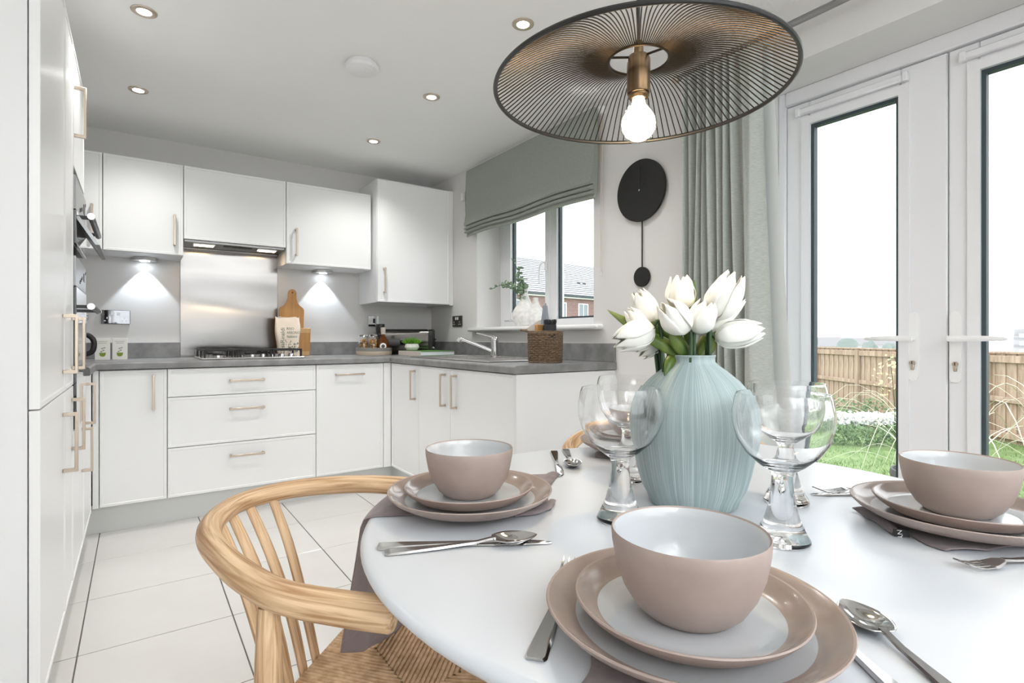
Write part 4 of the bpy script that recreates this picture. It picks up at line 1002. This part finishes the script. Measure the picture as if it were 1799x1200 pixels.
def flat_napkin(label, cx_, cy_, ang, w, l, folds):
    o = thing('linen_napkin', label, 'napkin', (cx_, cy_, TZ), ang)
    def fn(u, v):
        x, y = (u-.5)*l, (v-.5)*w; d = math.hypot(x, y)
        lift = .0
        z = .0012
        if abs(u-.5) > .40 and folds: z += .004*abs(math.sin(9*v))*(abs(u-.5)-.40)/.10
        return (x+.004*math.sin(14*v)*(abs(u-.5)), y+.004*math.sin(11*u), z)
    ob = MB().grid(40, 24, fn).build('cloth', M['napkin'], o, smooth=70, recalc=False)
    md = ob.modifiers.new('thickness', 'SOLIDIFY'); md.thickness = .0014; md.offset = 1
    return o
flat_napkin('mauve linen napkin under the nearest plates, its corner reaching the bottom edge of the picture', .372, .290, math.radians(36), .15, .17, False)
n3 = flat_napkin('mauve linen napkin with a black woven tag under the right plates', 1.022, .281, math.radians(60), .205, .18, True)
rl = MB()
for k in range(3): rl.tube([(.960+.0*k, .378-.006*k, TZ+.0035), (.940, .352-.004*k, TZ+.0038+.0018*k), (.918, .334-.003*k, TZ+.004+.0020*k), (.905, .322, TZ+.0035)], [.004, .0055, .0055, .003], 8, [.0016, .0022, .0022, .0014], up=(0,0,1))
ob = rl.build('rumpled_fold', M['napkin'], None, smooth=70); ob.parent = n3; ob.matrix_parent_inverse = (Matrix.Translation(n3.location) @ Matrix.Rotation(n3.rotation_euler.z, 4, 'Z')).inverted()
tg = MB().box(0, .020, -.0015, .0, 0, .010, .0003); ob = tg.build('woven_tag', M['tag'], None, smooth=0); ob.location = (.899, .3195, TZ+.001); ob.rotation_euler = (math.radians(-20), 0, math.radians(-48)); ob.parent = n3; ob.matrix_parent_inverse = (Matrix.Translation(n3.location) @ Matrix.Rotation(n3.rotation_euler.z, 4, 'Z')).inverted()
tx = text('tag_text', 'NY', .009, ob, (.0045, -.0017, .0095), (PI/2, PI/2, 0), M['white'], .0001)
flat_napkin('mauve linen napkin under the far plates', 1.03, .93, math.radians(40), .18, .18, False)

# cutlery: local +X runs from handle end to working end
def blade_strip(m, secs, th=.0022):
    # secs: (x, halfwidth_left, halfwidth_right, z)
    lo = [[m.V((x, -a, z)) for x, a, b, z in secs], [m.V((x, b, z)) for x, a, b, z in secs]]
    hi = [[m.V((x, -a*.8, z+th)) for x, a, b, z in secs], [m.V((x, b*.8, z+th)) for x, a, b, z in secs]]
    for i in range(len(secs)-1):
        m.F(lo[0][i], lo[1][i], lo[1][i+1], lo[0][i+1]); m.F(hi[0][i], hi[0][i+1], hi[1][i+1], hi[1][i])
        m.F(lo[0][i], lo[0][i+1], hi[0][i+1], hi[0][i]); m.F(lo[1][i], hi[1][i], hi[1][i+1], lo[1][i+1])
    m.F(lo[0][0], hi[0][0], hi[1][0], lo[1][0]); m.F(lo[0][-1], lo[1][-1], hi[1][-1], hi[0][-1])
    return m
HND = [(0, .0085, .0085, 0), (.004, .0105, .0105, .0002), (.03, .0098, .0098, .001), (.07, .0072, .0072, .002), (.10, .0050, .0050, .0032), (.125, .0038, .0038, .0045)]
def knife(label, group):
    r = thing('table_knife', label, 'knife', (0,0,0), 0, group)
    blade_strip(MB(), [(x, a, b, z*.3) for x, a, b, z in HND]+[(.135, .0045, .0045, .001)], .0045).build('handle', M['cutlery'], r, smooth=35)
    blade_strip(MB(), [(.134, .0045, .005, .0012), (.145, .006, .0105, .0012), (.185, .006, .0115, .001), (.215, .0055, .0105, .001), (.232, .0045, .006, .001), (.239, .002, .0005, .001)], .0013).build('blade', M['cutlery'], r, smooth=35)
    return r
def spoon(label, group):
    r = thing('table_spoon', label, 'spoon', (0,0,0), 0, group)
    blade_strip(MB(), HND+[(.142, .0035, .0035, .0075), (.150, .0045, .0045, .0085)], .0026).build('handle', M['cutlery'], r, smooth=35)
    def sp(u, v, dz=0):
        x = .146+.064*u; w = .0215*math.sin(PI*min(1, .06+.94*u)**.85)**.62; y = (2*v-1)*w; q = (y/max(w, 1e-4))**2
        dep = .0095*math.sin(PI*u)**.8*(1-q); return (x, y, .0095-.003*u*0-dep+dz)
    m = MB().grid(22, 14, sp); ob = m.build('bowl', M['cutlery'], r, smooth=80, recalc=False)
    md = ob.modifiers.new('thickness', 'SOLIDIFY'); md.thickness = .0012; md.offset = 0
    return r
def fork(label, group, flip=False):
    r = thing('table_fork', label, 'fork', (0,0,0), 0, group)
    blade_strip(MB(), HND+[(.142, .0036, .0036, .0065)], .0026).build('handle', M['cutlery'], r, smooth=35)
    m = blade_strip(MB(), [(.140, .0036, .0036, .0065), (.150, .009, .009, .006), (.160, .0118, .0118, .004), (.168, .0122, .0122, .003)], .0018)
    for k in range(4):
        y = -.0102+.0068*k; m.tube([(.167, y, .0038), (.182, y, .0038), (.196, y, .0065), (.207, y, .0105)], [.0019, .0017, .0014, .0007], 7, [.0011]*4, up=(0,0,1))
    m.build('tines', M['cutlery'], r, smooth=35)
    return r
def put(o, a, b, z=TZ+.0005):   # handle end a, pointing at b
    o.location = (a[0], a[1], z); o.rotation_euler = (0, 0, math.atan2(b[1]-a[1], b[0]-a[0])); return o
gK, gS, gF = 'steel table knives', 'steel table spoons', 'steel table forks'
k1 = put(knife('steel knife lying behind the spoon in front of the left plates', gK), (.272, .708), (.471, .588))
def again(o, label):
    c = copy_tree(o); c['label'] = label; return c
s1 = put(spoon('steel spoon lying along the knife in front of the left plates', gS), (.272, .684), (.455, .608))
f2 = put(fork('steel fork half under the left rim of the nearest plates', gF), (.291, .380), (.475, .531))
s2 = put(again(s1, 'steel spoon with bowl uppermost right of the nearest plates'), (.5005, .0925), (.618, .268))
k2 = put(again(k1, 'steel knife tucked between the nearest plates and their spoon'), (.466, .120), (.597, .320))
f3 = put(again(f2, 'steel fork with tines toward the camera side of the right plates'), (1.028, .145), (.845, .222))
k3 = put(again(k1, 'steel knife with its tip showing left of the right plates'), (1.215, .365), (1.008, .495))
s3 = put(again(f2, 'steel fork with its tines showing behind the knife tip left of the right plates'), (1.215, .400), (1.052, .478), TZ+.0005)
k4 = put(again(k1, 'steel knife at the far left of the table, blade toward the camera'), (.862, 1.046), (.719, .855))
s4 = put(again(s1, 'steel spoon beside the far knife, next to the far plates'), (.905, 1.052), (.788, .888))

# wine glasses
def wine_glass(label):
    r = thing('wine_glass', label, 'glass', (0,0,0), 0, 'large clear stemmed glasses')
    p = [(0, .0), (.034, 0), (.037, .003), (.036, .007), (.030, .018), (.0225, .035), (.0175, .055), (.0145, .080), (.0140, .092), (.0165, .099), (.030, .108), (.048, .124), (.060, .143), (.0665, .166), (.0665, .184), (.0630, .203), (.0605, .2095), (.0595, .2095), (.0617, .2025), (.0652, .184), (.0652, .166), (.0588, .1445), (.047, .126), (.029, .1105), (.012, .1045), (0, .1035)]
    MB().lathe(p, 56).build('goblet', M['glass'], r, smooth=60)
    return r
wg = wine_glass('wine glass at the front left of the blue vase, before the rear left one'); wg.location = (.628, .598, TZ+.0003)
for (x, y), lab in (((.749, .403), 'largest wine glass, front right of the blue vase'), ((.932, .4945), 'wine glass at the rear right of the vase, before the french doors'), ((.818, .754), 'wine glass at the rear left of the vase, seen through the front one')):
    c = copy_tree(wg); c.location = (x, y, TZ+.0003); c['label'] = lab

# vase
VX, VY = .797, .587
vz = thing('blue_vase', 'large pale blue-grey vase with scratched white streaks, centre of the table', 'vase', (VX, VY, TZ+.0003))
VP = [(0, .001), (.070, .001), (.074, .004), (.079, .018), (.087, .032), (.094, .055), (.1005, .085), (.106, .115), (.1078, .145), (.1045, .170), (.094, .193), (.076, .214), (.056, .231), (.042, .241), (.0365, .247), (.0365, .2535), (.0385, .257), (.0375, .2585), (.034, .256), (.0325, .247), (.038, .236), (.05, .22), (.06, .2), (.05, .12), (0, .11)]
vm_ = MB().lathe(VP, 72); vm_.g = [((x/math.hypot(x, y)*.1, y/math.hypot(x, y)*.1, z) if math.hypot(x, y) > 1e-5 else (0, 0, z)) for x, y, z in vm_.v]; vm_.build('vase_body', M['vase'], vz, smooth=60)
# tulips, arranged in the frame of the bouquet: right, away, up
BR = -.6111
def bq_pt(r_, d, z): c_, s_ = math.cos(BR), math.sin(BR); return Vector((r_*c_-d*s_, r_*s_+d*c_, z))
def petal(phi, R, L, wide, curl, sg):
    g = random.Random(sg); ph1, ph2 = g.uniform(0, 6), g.uniform(0, 6)
    def fn(u, v):
        t = 2*u-1
        rr_ = 1.10*R*lerp([(0, .18), (.10, .60), (.24, .90), (.42, 1.0), (.62, .97), (.82, .82), (1, .60+curl)], v)
        w = wide*lerp([(0, .6), (.2, 1.0), (.5, 1.12), (.75, 1.10), (.9, .92), (1, .42)], v)
        a = phi+t*w; rr_ *= 1+.05*math.sin(3*t+ph1)*v-.10*(t*t)*v*0+.03*math.sin(9*v+ph2)
        z = L*(v-.15*abs(t)**2.2*v)+.0012*math.sin(8*t+ph2)*v
        return (rr_*math.cos(a), rr_*math.sin(a), z)
    return fn
def tulip(label, base, tip, R, leafs, seed):
    B, Tt = bq_pt(*base), bq_pt(*tip); d = (Tt-B); L = d.length; q = d.to_track_quat('Z', 'Y')
    r = thing('tulip', label, 'flower', (VX, VY, TZ), 0, 'white tulips in the blue vase')
    g = random.Random(seed)
    for k in range(6):
        inner = k % 2; fn = petal(k*PI/3+g.uniform(-.12, .12)+seed, R*(.90 if inner else 1.0), L*(1.0 if inner else g.uniform(.94, 1.0)), .68, g.uniform(-.08, .08) if not inner else -.14, seed*10+k)
        o = MB().grid(10, 14, fn).build('petal', M['petal'], r, smooth=80, recalc=False, loc=B)
        o.rotation_mode = 'QUATERNION'; o.rotation_quaternion = q
        md = o.modifiers.new('thickness', 'SOLIDIFY'); md.thickness = .0008; md.offset = 0
    out = Vector((B.x, B.y, 0)); n_ = out.normalized()*min(.022, out.length*.5+.004) if out.length > 1e-4 else Vector((.01, 0, 0))
    MB().tube(smooth_path([n_*.3+Vector((0, 0, .17)), n_+Vector((0, 0, .255)), n_*.5+B*.5+Vector((0, 0, .012)), B-d.normalized()*.012, B+d.normalized()*.003], 5), .0034, 8).build('stem', M['stemg'], r, smooth=70)
    for lf in leafs:
        P0, P1, P2, w = bq_pt(*lf[0]), bq_pt(*lf[1]), bq_pt(*lf[2]), lf[3]
        sd = (P2-P0).cross(bq_pt(0, -1, .35)).normalized()
        def lfn(u, v, P0=P0, P1=P1, P2=P2, w=w, sd=sd):
            p = P0*(1-v)**2+P1*2*v*(1-v)+P2*v*v; hw_ = w*math.sin(PI*min(1, .10+.9*v))**.8*(1-.25*v)
            t = 2*u-1; nrm = (P2-P0).cross(sd).normalized(); return p+sd*(t*hw_)+nrm*(abs(t)**1.5*hw_*.45)
        o = MB().grid(8, 16, lfn).build('leaf', M['leafg'], r, smooth=80, recalc=False)
        md = o.modifiers.new('thickness', 'SOLIDIFY'); md.thickness = .0007; md.offset = 0
NK = .2553
tulip('upright white tulip at the top centre of the bouquet', (-.017, .015, .336), (-.018, .012, .399), .0235, [((.0, .02, NK), (.01, .035, .35), (.020, .05, .395), .014)], 1)
tulip('largest white tulip, upper right front of the bouquet', (.028, -.02, .320), (.062, -.030, .398), .026, [((.01, .03, NK), (.06, .05, .32), (.106, .06, .363), .010)], 2)
tulip('white tulip peeping out behind the upper right one', (.045, .03, .325), (.088, .028, .385), .0235, [], 3)
tulip('cream tinted white tulip below the upper right ones', (.010, .015, .298), (.090, .012, .365), .025, [], 4)
tulip('white tulip leaning low to the right', (.033, -.012, .288), (.112, -.022, .303), .0225, [((.01, -.01, NK), (.028, -.01, .275), (.036, -.012, .300), .014)], 5)
tulip('small white tulip at the centre front of the bouquet', (-.004, -.03, .296), (.012, -.042, .350), .0215, [((-.01, -.02, NK), (-.035, -.03, .285), (-.050, -.03, .300), .016)], 6)
tulip('white tulip left of centre, facing the camera', (-.022, -.035, .298), (-.066, -.050, .346), .0235, [((-.01, -.01, NK), (-.060, -.02, .285), (-.112, -.03, .302), .015)], 7)
tulip('white tulip high on the left behind the others', (-.062, .02, .310), (-.092, .025, .372), .0195, [((-.01, .0, NK), (-.055, .005, .300), (-.093, .01, .352), .017), ((-.02, .03, NK), (-.07, .04, .31), (-.095, .04, .372), .008)], 8)
tulip('white tulip leaning low to the left', (-.072, -.015, .305), (-.142, -.022, .280), .0240, [((-.01, .01, NK), (-.08, .02, .300), (-.146, .02, .338), .014)], 9)
tulip('white tulip half hidden behind the low left one', (-.070, .02, .292), (-.110, .015, .340), .018, [((-.02, .0, NK), (-.045, -.02, .262), (-.058, -.03, .222), .012)], 10)
tulip('white tulip hanging low behind the left stems', (-.045, .03, .292), (-.088, .028, .258), .018, [], 11)
# ------------------------------------------------------------------ garden
def gz(F):   # ground falls away from the house, then runs level
    return -.15 if F < 2.6 else max(-1.04, -.15-(F-2.6)*.139)
def depth(x, y): return x*.5737+y*.8191
def ground(x, y): return gz(max(2.2, depth(x, y)-.25))
pv = MB().box(XO, XO+.75, -3, 3, -.19, -.165).build('patio', M['patio'], smooth=0); tag(pv, 'pale paving strip outside the french doors', 'paving', kind='structure')
lw = MB().grid(60, 60, lambda u, v: (XO+.0+38*u*u+ .0, -8+38*v, ground(XO+38*u*u, -8+38*v)-.02)).build('lawn', M['lawn'], smooth=80, recalc=False)
tag(lw, 'bright green back lawn sloping down to the fence', 'lawn', kind='structure')
g = random.Random(21); bl_ = MB()
for k in range(16000):
    x = g.uniform(4.2, 14.5); y = g.uniform(-.6, .8*x)
    if depth(x, y) > 14: continue
    z = ground(x, y)-.02; a = g.uniform(0, PI); h_ = g.uniform(.03, .07); w = .006
    bl_.F(bl_.V((x-w*math.cos(a), y-w*math.sin(a), z)), bl_.V((x+w*math.cos(a), y+w*math.sin(a), z)), bl_.V((x+g.uniform(-.03, .03), y+g.uniform(-.03, .03), z+h_)))
b_ = bl_.build('lawn_grass', M['blade'], smooth=0, recalc=False); tag(b_, 'short grass blades of the back lawn', 'grass', kind='stuff')

# fence of vertical boards between posts
FP = [(16.92, 8.17), (16.65, 6.65), (16.54, 5.63), (14.99, 3.66), (14.09, 2.83), (13.27, 1.94)]
FT = .7465; FB = -1.05
fc = thing('garden_fence', 'pine board garden fence with posts and rails across the back of the lawn', 'fence', (15.0, 3.66, 0))
A_, B_ = Vector((19.45, 10.66, 0)), Vector((12.55, .55, 0)); dv = (B_-A_); FL = dv.length; dv.normalize(); nv = Vector((-dv.y, dv.x, 0))
if nv.x > 0: nv = -nv     # toward the house
fang = math.atan2(dv.y, dv.x); org = Vector(fc.location)
def fpt(s, off): return A_+dv*s+nv*off-org
bw = .118; nb = int(FL/bw)
bmesh_ = [MB().box(-bw/2-.010, bw/2+.010, -.009+o_, .009+o_, 0, FT-FB-.02, .003).mesh('board', [M['fence']], 0) for o_ in (0, .0185)]
for k in range(nb):
    p = fpt((k+.5)*bw, 0); o = link('board', bmesh_[k % 2], fc, (p.x, p.y, FB), (0, 0, fang))
sp_ = 2.05
for k in range(int(FL/sp_)+1):
    p = fpt(.55+k*sp_, .06); MB().box(-.06, .06, -.05, .05, FB-.1, FT-.04, .006).build('post', M['fence'], fc, smooth=0, loc=(p.x, p.y, 0), rot=(0, 0, fang))
for k in range(int(FL/sp_)):
    for zz_, hh_ in ((FT-.20, .14), (FB+.80, .11), (FB+.08, .12)):
        p = fpt(.55+(k+.5)*sp_, .045); MB().box(-sp_/2+.062, sp_/2-.062, -.03, .03, zz_, zz_+hh_, .006).build('rail', M['fence'], fc, smooth=0, loc=(p.x, p.y, 0), rot=(0, 0, fang))
p = fpt(FL/2, .0); MB().box(-FL/2, FL/2, -.05, .06, FT-.02, FT+.02, .004).build('capping', M['fence'], fc, smooth=0, loc=(p.x, p.y, 0), rot=(0, 0, fang))

def foliage(m, c, R, n, size, seed, flat=.0):
    g = random.Random(seed)
    for k in range(n):
        while True:
            v = Vector((g.uniform(-1, 1), g.uniform(-1, 1), g.uniform(-1, 1)))
            if .45 < v.length < 1: break
        p = Vector((c[0]+v.x*R[0], c[1]+v.y*R[1], c[2]+v.z*R[2])); a = Vector((g.uniform(-1, 1), g.uniform(-1, 1), g.uniform(-.6, 1))).normalized(); s_ = size*g.uniform(.6, 1.3)
        b = a.orthogonal().normalized()*s_*.5
        m.F(m.V(p-a*s_*.7), m.V(p+b), m.V(p+a*s_*.7), m.V(p-b))
    return m
def hedge(label, x0, y0, x1, y1, h, r_, seed, name='box_hedge'):
    m = MB(); L = math.hypot(x1-x0, y1-y0); n = max(2, int(L/.28)); g = random.Random(seed)
    for k in range(n):
        t = (k+.5)/n; x, y = x0+(x1-x0)*t, y0+(y1-y0)*t; foliage(m, (x, y, gz(12)+h*.5), (r_, r_, h*.55*g.uniform(.85, 1.1)), 170, .05, seed*50+k)
    o = m.build(name, M['hedge'], smooth=0, recalc=False); tag(o, label, 'hedge')
hedge('long low box hedge at the edge of the lawn, in front of the white flowers', 10.5, 5.9, 12.55, 3.75, .38, .26, 1)
hedge('rounded evergreen shrub behind the white flowers, left of the fence post', 13.9, 6.75, 14.5, 6.2, .62, .36, 2, 'shrub')
hedge('rounded evergreen shrub behind the white flowers, before the fence post', 14.75, 6.05, 15.2, 5.7, .62, .34, 3, 'shrub')
m = MB()
for k in range(9):
    t = k/8; foliage(m, (12.1+1.75*t, 6.05-1.25*t, gz(12)+.30), (.24, .24, .16), 130, .07, 400+k)
tag(m.build('white_flower_bed', M['flower'], smooth=0, recalc=False), 'drift of white blossom behind the low box hedge', 'flowers', kind='stuff')
m = MB()
for k in range(8):
    t = k/7; foliage(m, (12.15+1.75*t, 6.05-1.25*t, gz(12)+.12), (.22, .22, .16), 90, .05, 440+k)
tag(m.build('flower_bed_leaves', M['hedge'], smooth=0, recalc=False), 'green leaves under the drift of white blossom', 'leaves', kind='stuff')
sd = thing('edging_sleeper', 'pale timber sleeper edging the flower bed by the fence', 'sleeper', (14.1, 4.85, gz(12)), math.radians(-52))
MB().box(-.7, .7, -.06, .06, 0, .20, .008).build('timber', M['fence'], sd, smooth=0)
# sapling before the fence
st = thing('sapling', 'thin young tree with yellow-green leaves in front of the fence', 'tree', (11.45, 4.05, gz(11)))
MB().tube([(0, 0, 0), (.02, .01, .7), (0, .04, 1.3), (-.03, .08, 1.75)], [.012, .010, .007, .003], 7).build('trunk', M['stemg'], st)
m = MB(); foliage(m, (-.02, .06, 1.38), (.34, .34, .42), 80, .05, 77); q = m.build('leaves', M['yleaf'], st, smooth=0, recalc=False); q['kind'] = 'stuff'

# ornamental grass clumps just outside the doors
def sedge(label, x, y, n, seed, rad, hgt):
    z0 = ground(x, y)-.03
    r = thing('ornamental_grass', label, 'grass plant', (x, y, z0)); g = random.Random(seed)
    for k in range(n):
        a = g.uniform(0, 2*PI); R_ = rad*g.uniform(.55, 1.1); H = hgt*g.uniform(.55, 1.05); dr = g.uniform(.15, .6)*H
        P = smooth_path([(.03*math.cos(a), .03*math.sin(a), 0), (R_*.28*math.cos(a), R_*.28*math.sin(a), H*.75), (R_*.65*math.cos(a), R_*.65*math.sin(a), H), (R_*math.cos(a), R_*math.sin(a), H-dr)], 4)
        MB().tube(P, [.0055*(1-.85*(i/(len(P)-1))**2) for i in range(len(P))], 4, [.0012]*len(P), up=(0, 0, 1)).build('grass_blade', M['sedge'], r, smooth=70)
sedge('arching variegated grass clump left of the meeting door stiles', 4.25, 1.22, 44, 5, .85, 1.0)
sedge('arching variegated grass clump right of the meeting door stiles', 4.35, .55, 40, 9, .85, .95)

pt = thing('ribbed_planter', 'dark ribbed planter outside, barely showing at the left of the right bowl', 'planter', (3.324, 1.029, -.165))
MB().lathe([(0, 0), (.13, 0)]+[(.14+.02*k/20+(.006 if k % 2 else 0), .02+.50*k/20) for k in range(21)]+[(.150, .52), (.14, .47), (0, .47)], 28).build('pot', M['slate'], pt, smooth=0)
tag(MB().box(XW-.018, XW-.0005, 3.615, 3.655, 2.105, 2.165, .003).build('alarm_contact', M['white']), 'small white plastic block on the wall at the left edge of the roman blind', 'fitting')

# ------------------------------------------------------------------ neighbouring house
ex, ey = .992, .126; nx, ny = -.126, .992
EZ = 3.86
hs = thing('brick_house', 'red brick neighbouring house with pale tiled roof and white windows', 'house', (19.81, 26.42, 0), math.atan2(ey, ex))
MB().box(-5.5, 14, .0, 8.2, -2.2, EZ-.05).build('wall', M['brick'], hs, smooth=0)
run, rise, NC = 4.2, 2.94, 18
sl = math.hypot(run, rise)/NC; pa = math.atan2(rise, run)
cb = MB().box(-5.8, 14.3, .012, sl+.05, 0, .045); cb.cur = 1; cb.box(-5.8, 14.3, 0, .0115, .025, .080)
cm = cb.mesh('tile_course', [M['rooft'], M['roofshade']], 0)
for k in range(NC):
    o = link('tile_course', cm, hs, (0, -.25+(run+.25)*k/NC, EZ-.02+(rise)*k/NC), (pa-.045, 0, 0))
MB().prism([(-.2, EZ-.12), (run*2-.1, EZ-.12), (run, EZ+rise-.02)], lambda p, d: (d, p[0], p[1]), -5.6, 14.1).build('roof', M['rooft'], hs, smooth=0)
MB().tube([(-5.8, run, EZ+rise+.03), (14.3, run, EZ+rise+.03)], .07, 8).build('ridge', M['rooft'], hs)
MB().box(-5.8, 14.3, -.36, -.25, EZ-.12, EZ, .01).build('gutter', M['gasket'], hs, smooth=0)
MB().box(-5.8, 14.3, -.25, -.01, EZ-.20, EZ-.06).build('soffit', M['white'], hs, smooth=0)
for x in (2.35, 4.55, -1.2):
    w = MB(); ring_ = [(x, x+.07, 2.1, 3.38), (x+.93, x+1.0, 2.1, 3.38), (x+.465, x+.535, 2.17, 3.31), (x+.07, x+.93, 2.1, 2.17), (x+.07, x+.93, 3.31, 3.38)]
    for a, b, c, e in ring_: w.box(a, b, -.06, -.002, c, e)
    wf = w.build('window', M['upvc'], hs, smooth=0)
    for a in (x+.07, x+.535): MB().box(a, a+.395, -.03, -.015, 2.17, 3.31).build('pane', mk('far_window_pane', (.22, .27, .30), .1), wf, smooth=0)
MB().tube([(7.6, -.1, -2), (7.6, -.1, EZ-.1)], .05, 8).build('downpipe', M['gasket'], hs)
for x in (6.0, 6.6): MB().box(x, x+.28, 1.25, 1.62, EZ+1.05, EZ+1.12, .01).build('roof_vent', M['gasket'], hs, smooth=0)

# ------------------------------------------------------------------ hazy skyline beyond the fence
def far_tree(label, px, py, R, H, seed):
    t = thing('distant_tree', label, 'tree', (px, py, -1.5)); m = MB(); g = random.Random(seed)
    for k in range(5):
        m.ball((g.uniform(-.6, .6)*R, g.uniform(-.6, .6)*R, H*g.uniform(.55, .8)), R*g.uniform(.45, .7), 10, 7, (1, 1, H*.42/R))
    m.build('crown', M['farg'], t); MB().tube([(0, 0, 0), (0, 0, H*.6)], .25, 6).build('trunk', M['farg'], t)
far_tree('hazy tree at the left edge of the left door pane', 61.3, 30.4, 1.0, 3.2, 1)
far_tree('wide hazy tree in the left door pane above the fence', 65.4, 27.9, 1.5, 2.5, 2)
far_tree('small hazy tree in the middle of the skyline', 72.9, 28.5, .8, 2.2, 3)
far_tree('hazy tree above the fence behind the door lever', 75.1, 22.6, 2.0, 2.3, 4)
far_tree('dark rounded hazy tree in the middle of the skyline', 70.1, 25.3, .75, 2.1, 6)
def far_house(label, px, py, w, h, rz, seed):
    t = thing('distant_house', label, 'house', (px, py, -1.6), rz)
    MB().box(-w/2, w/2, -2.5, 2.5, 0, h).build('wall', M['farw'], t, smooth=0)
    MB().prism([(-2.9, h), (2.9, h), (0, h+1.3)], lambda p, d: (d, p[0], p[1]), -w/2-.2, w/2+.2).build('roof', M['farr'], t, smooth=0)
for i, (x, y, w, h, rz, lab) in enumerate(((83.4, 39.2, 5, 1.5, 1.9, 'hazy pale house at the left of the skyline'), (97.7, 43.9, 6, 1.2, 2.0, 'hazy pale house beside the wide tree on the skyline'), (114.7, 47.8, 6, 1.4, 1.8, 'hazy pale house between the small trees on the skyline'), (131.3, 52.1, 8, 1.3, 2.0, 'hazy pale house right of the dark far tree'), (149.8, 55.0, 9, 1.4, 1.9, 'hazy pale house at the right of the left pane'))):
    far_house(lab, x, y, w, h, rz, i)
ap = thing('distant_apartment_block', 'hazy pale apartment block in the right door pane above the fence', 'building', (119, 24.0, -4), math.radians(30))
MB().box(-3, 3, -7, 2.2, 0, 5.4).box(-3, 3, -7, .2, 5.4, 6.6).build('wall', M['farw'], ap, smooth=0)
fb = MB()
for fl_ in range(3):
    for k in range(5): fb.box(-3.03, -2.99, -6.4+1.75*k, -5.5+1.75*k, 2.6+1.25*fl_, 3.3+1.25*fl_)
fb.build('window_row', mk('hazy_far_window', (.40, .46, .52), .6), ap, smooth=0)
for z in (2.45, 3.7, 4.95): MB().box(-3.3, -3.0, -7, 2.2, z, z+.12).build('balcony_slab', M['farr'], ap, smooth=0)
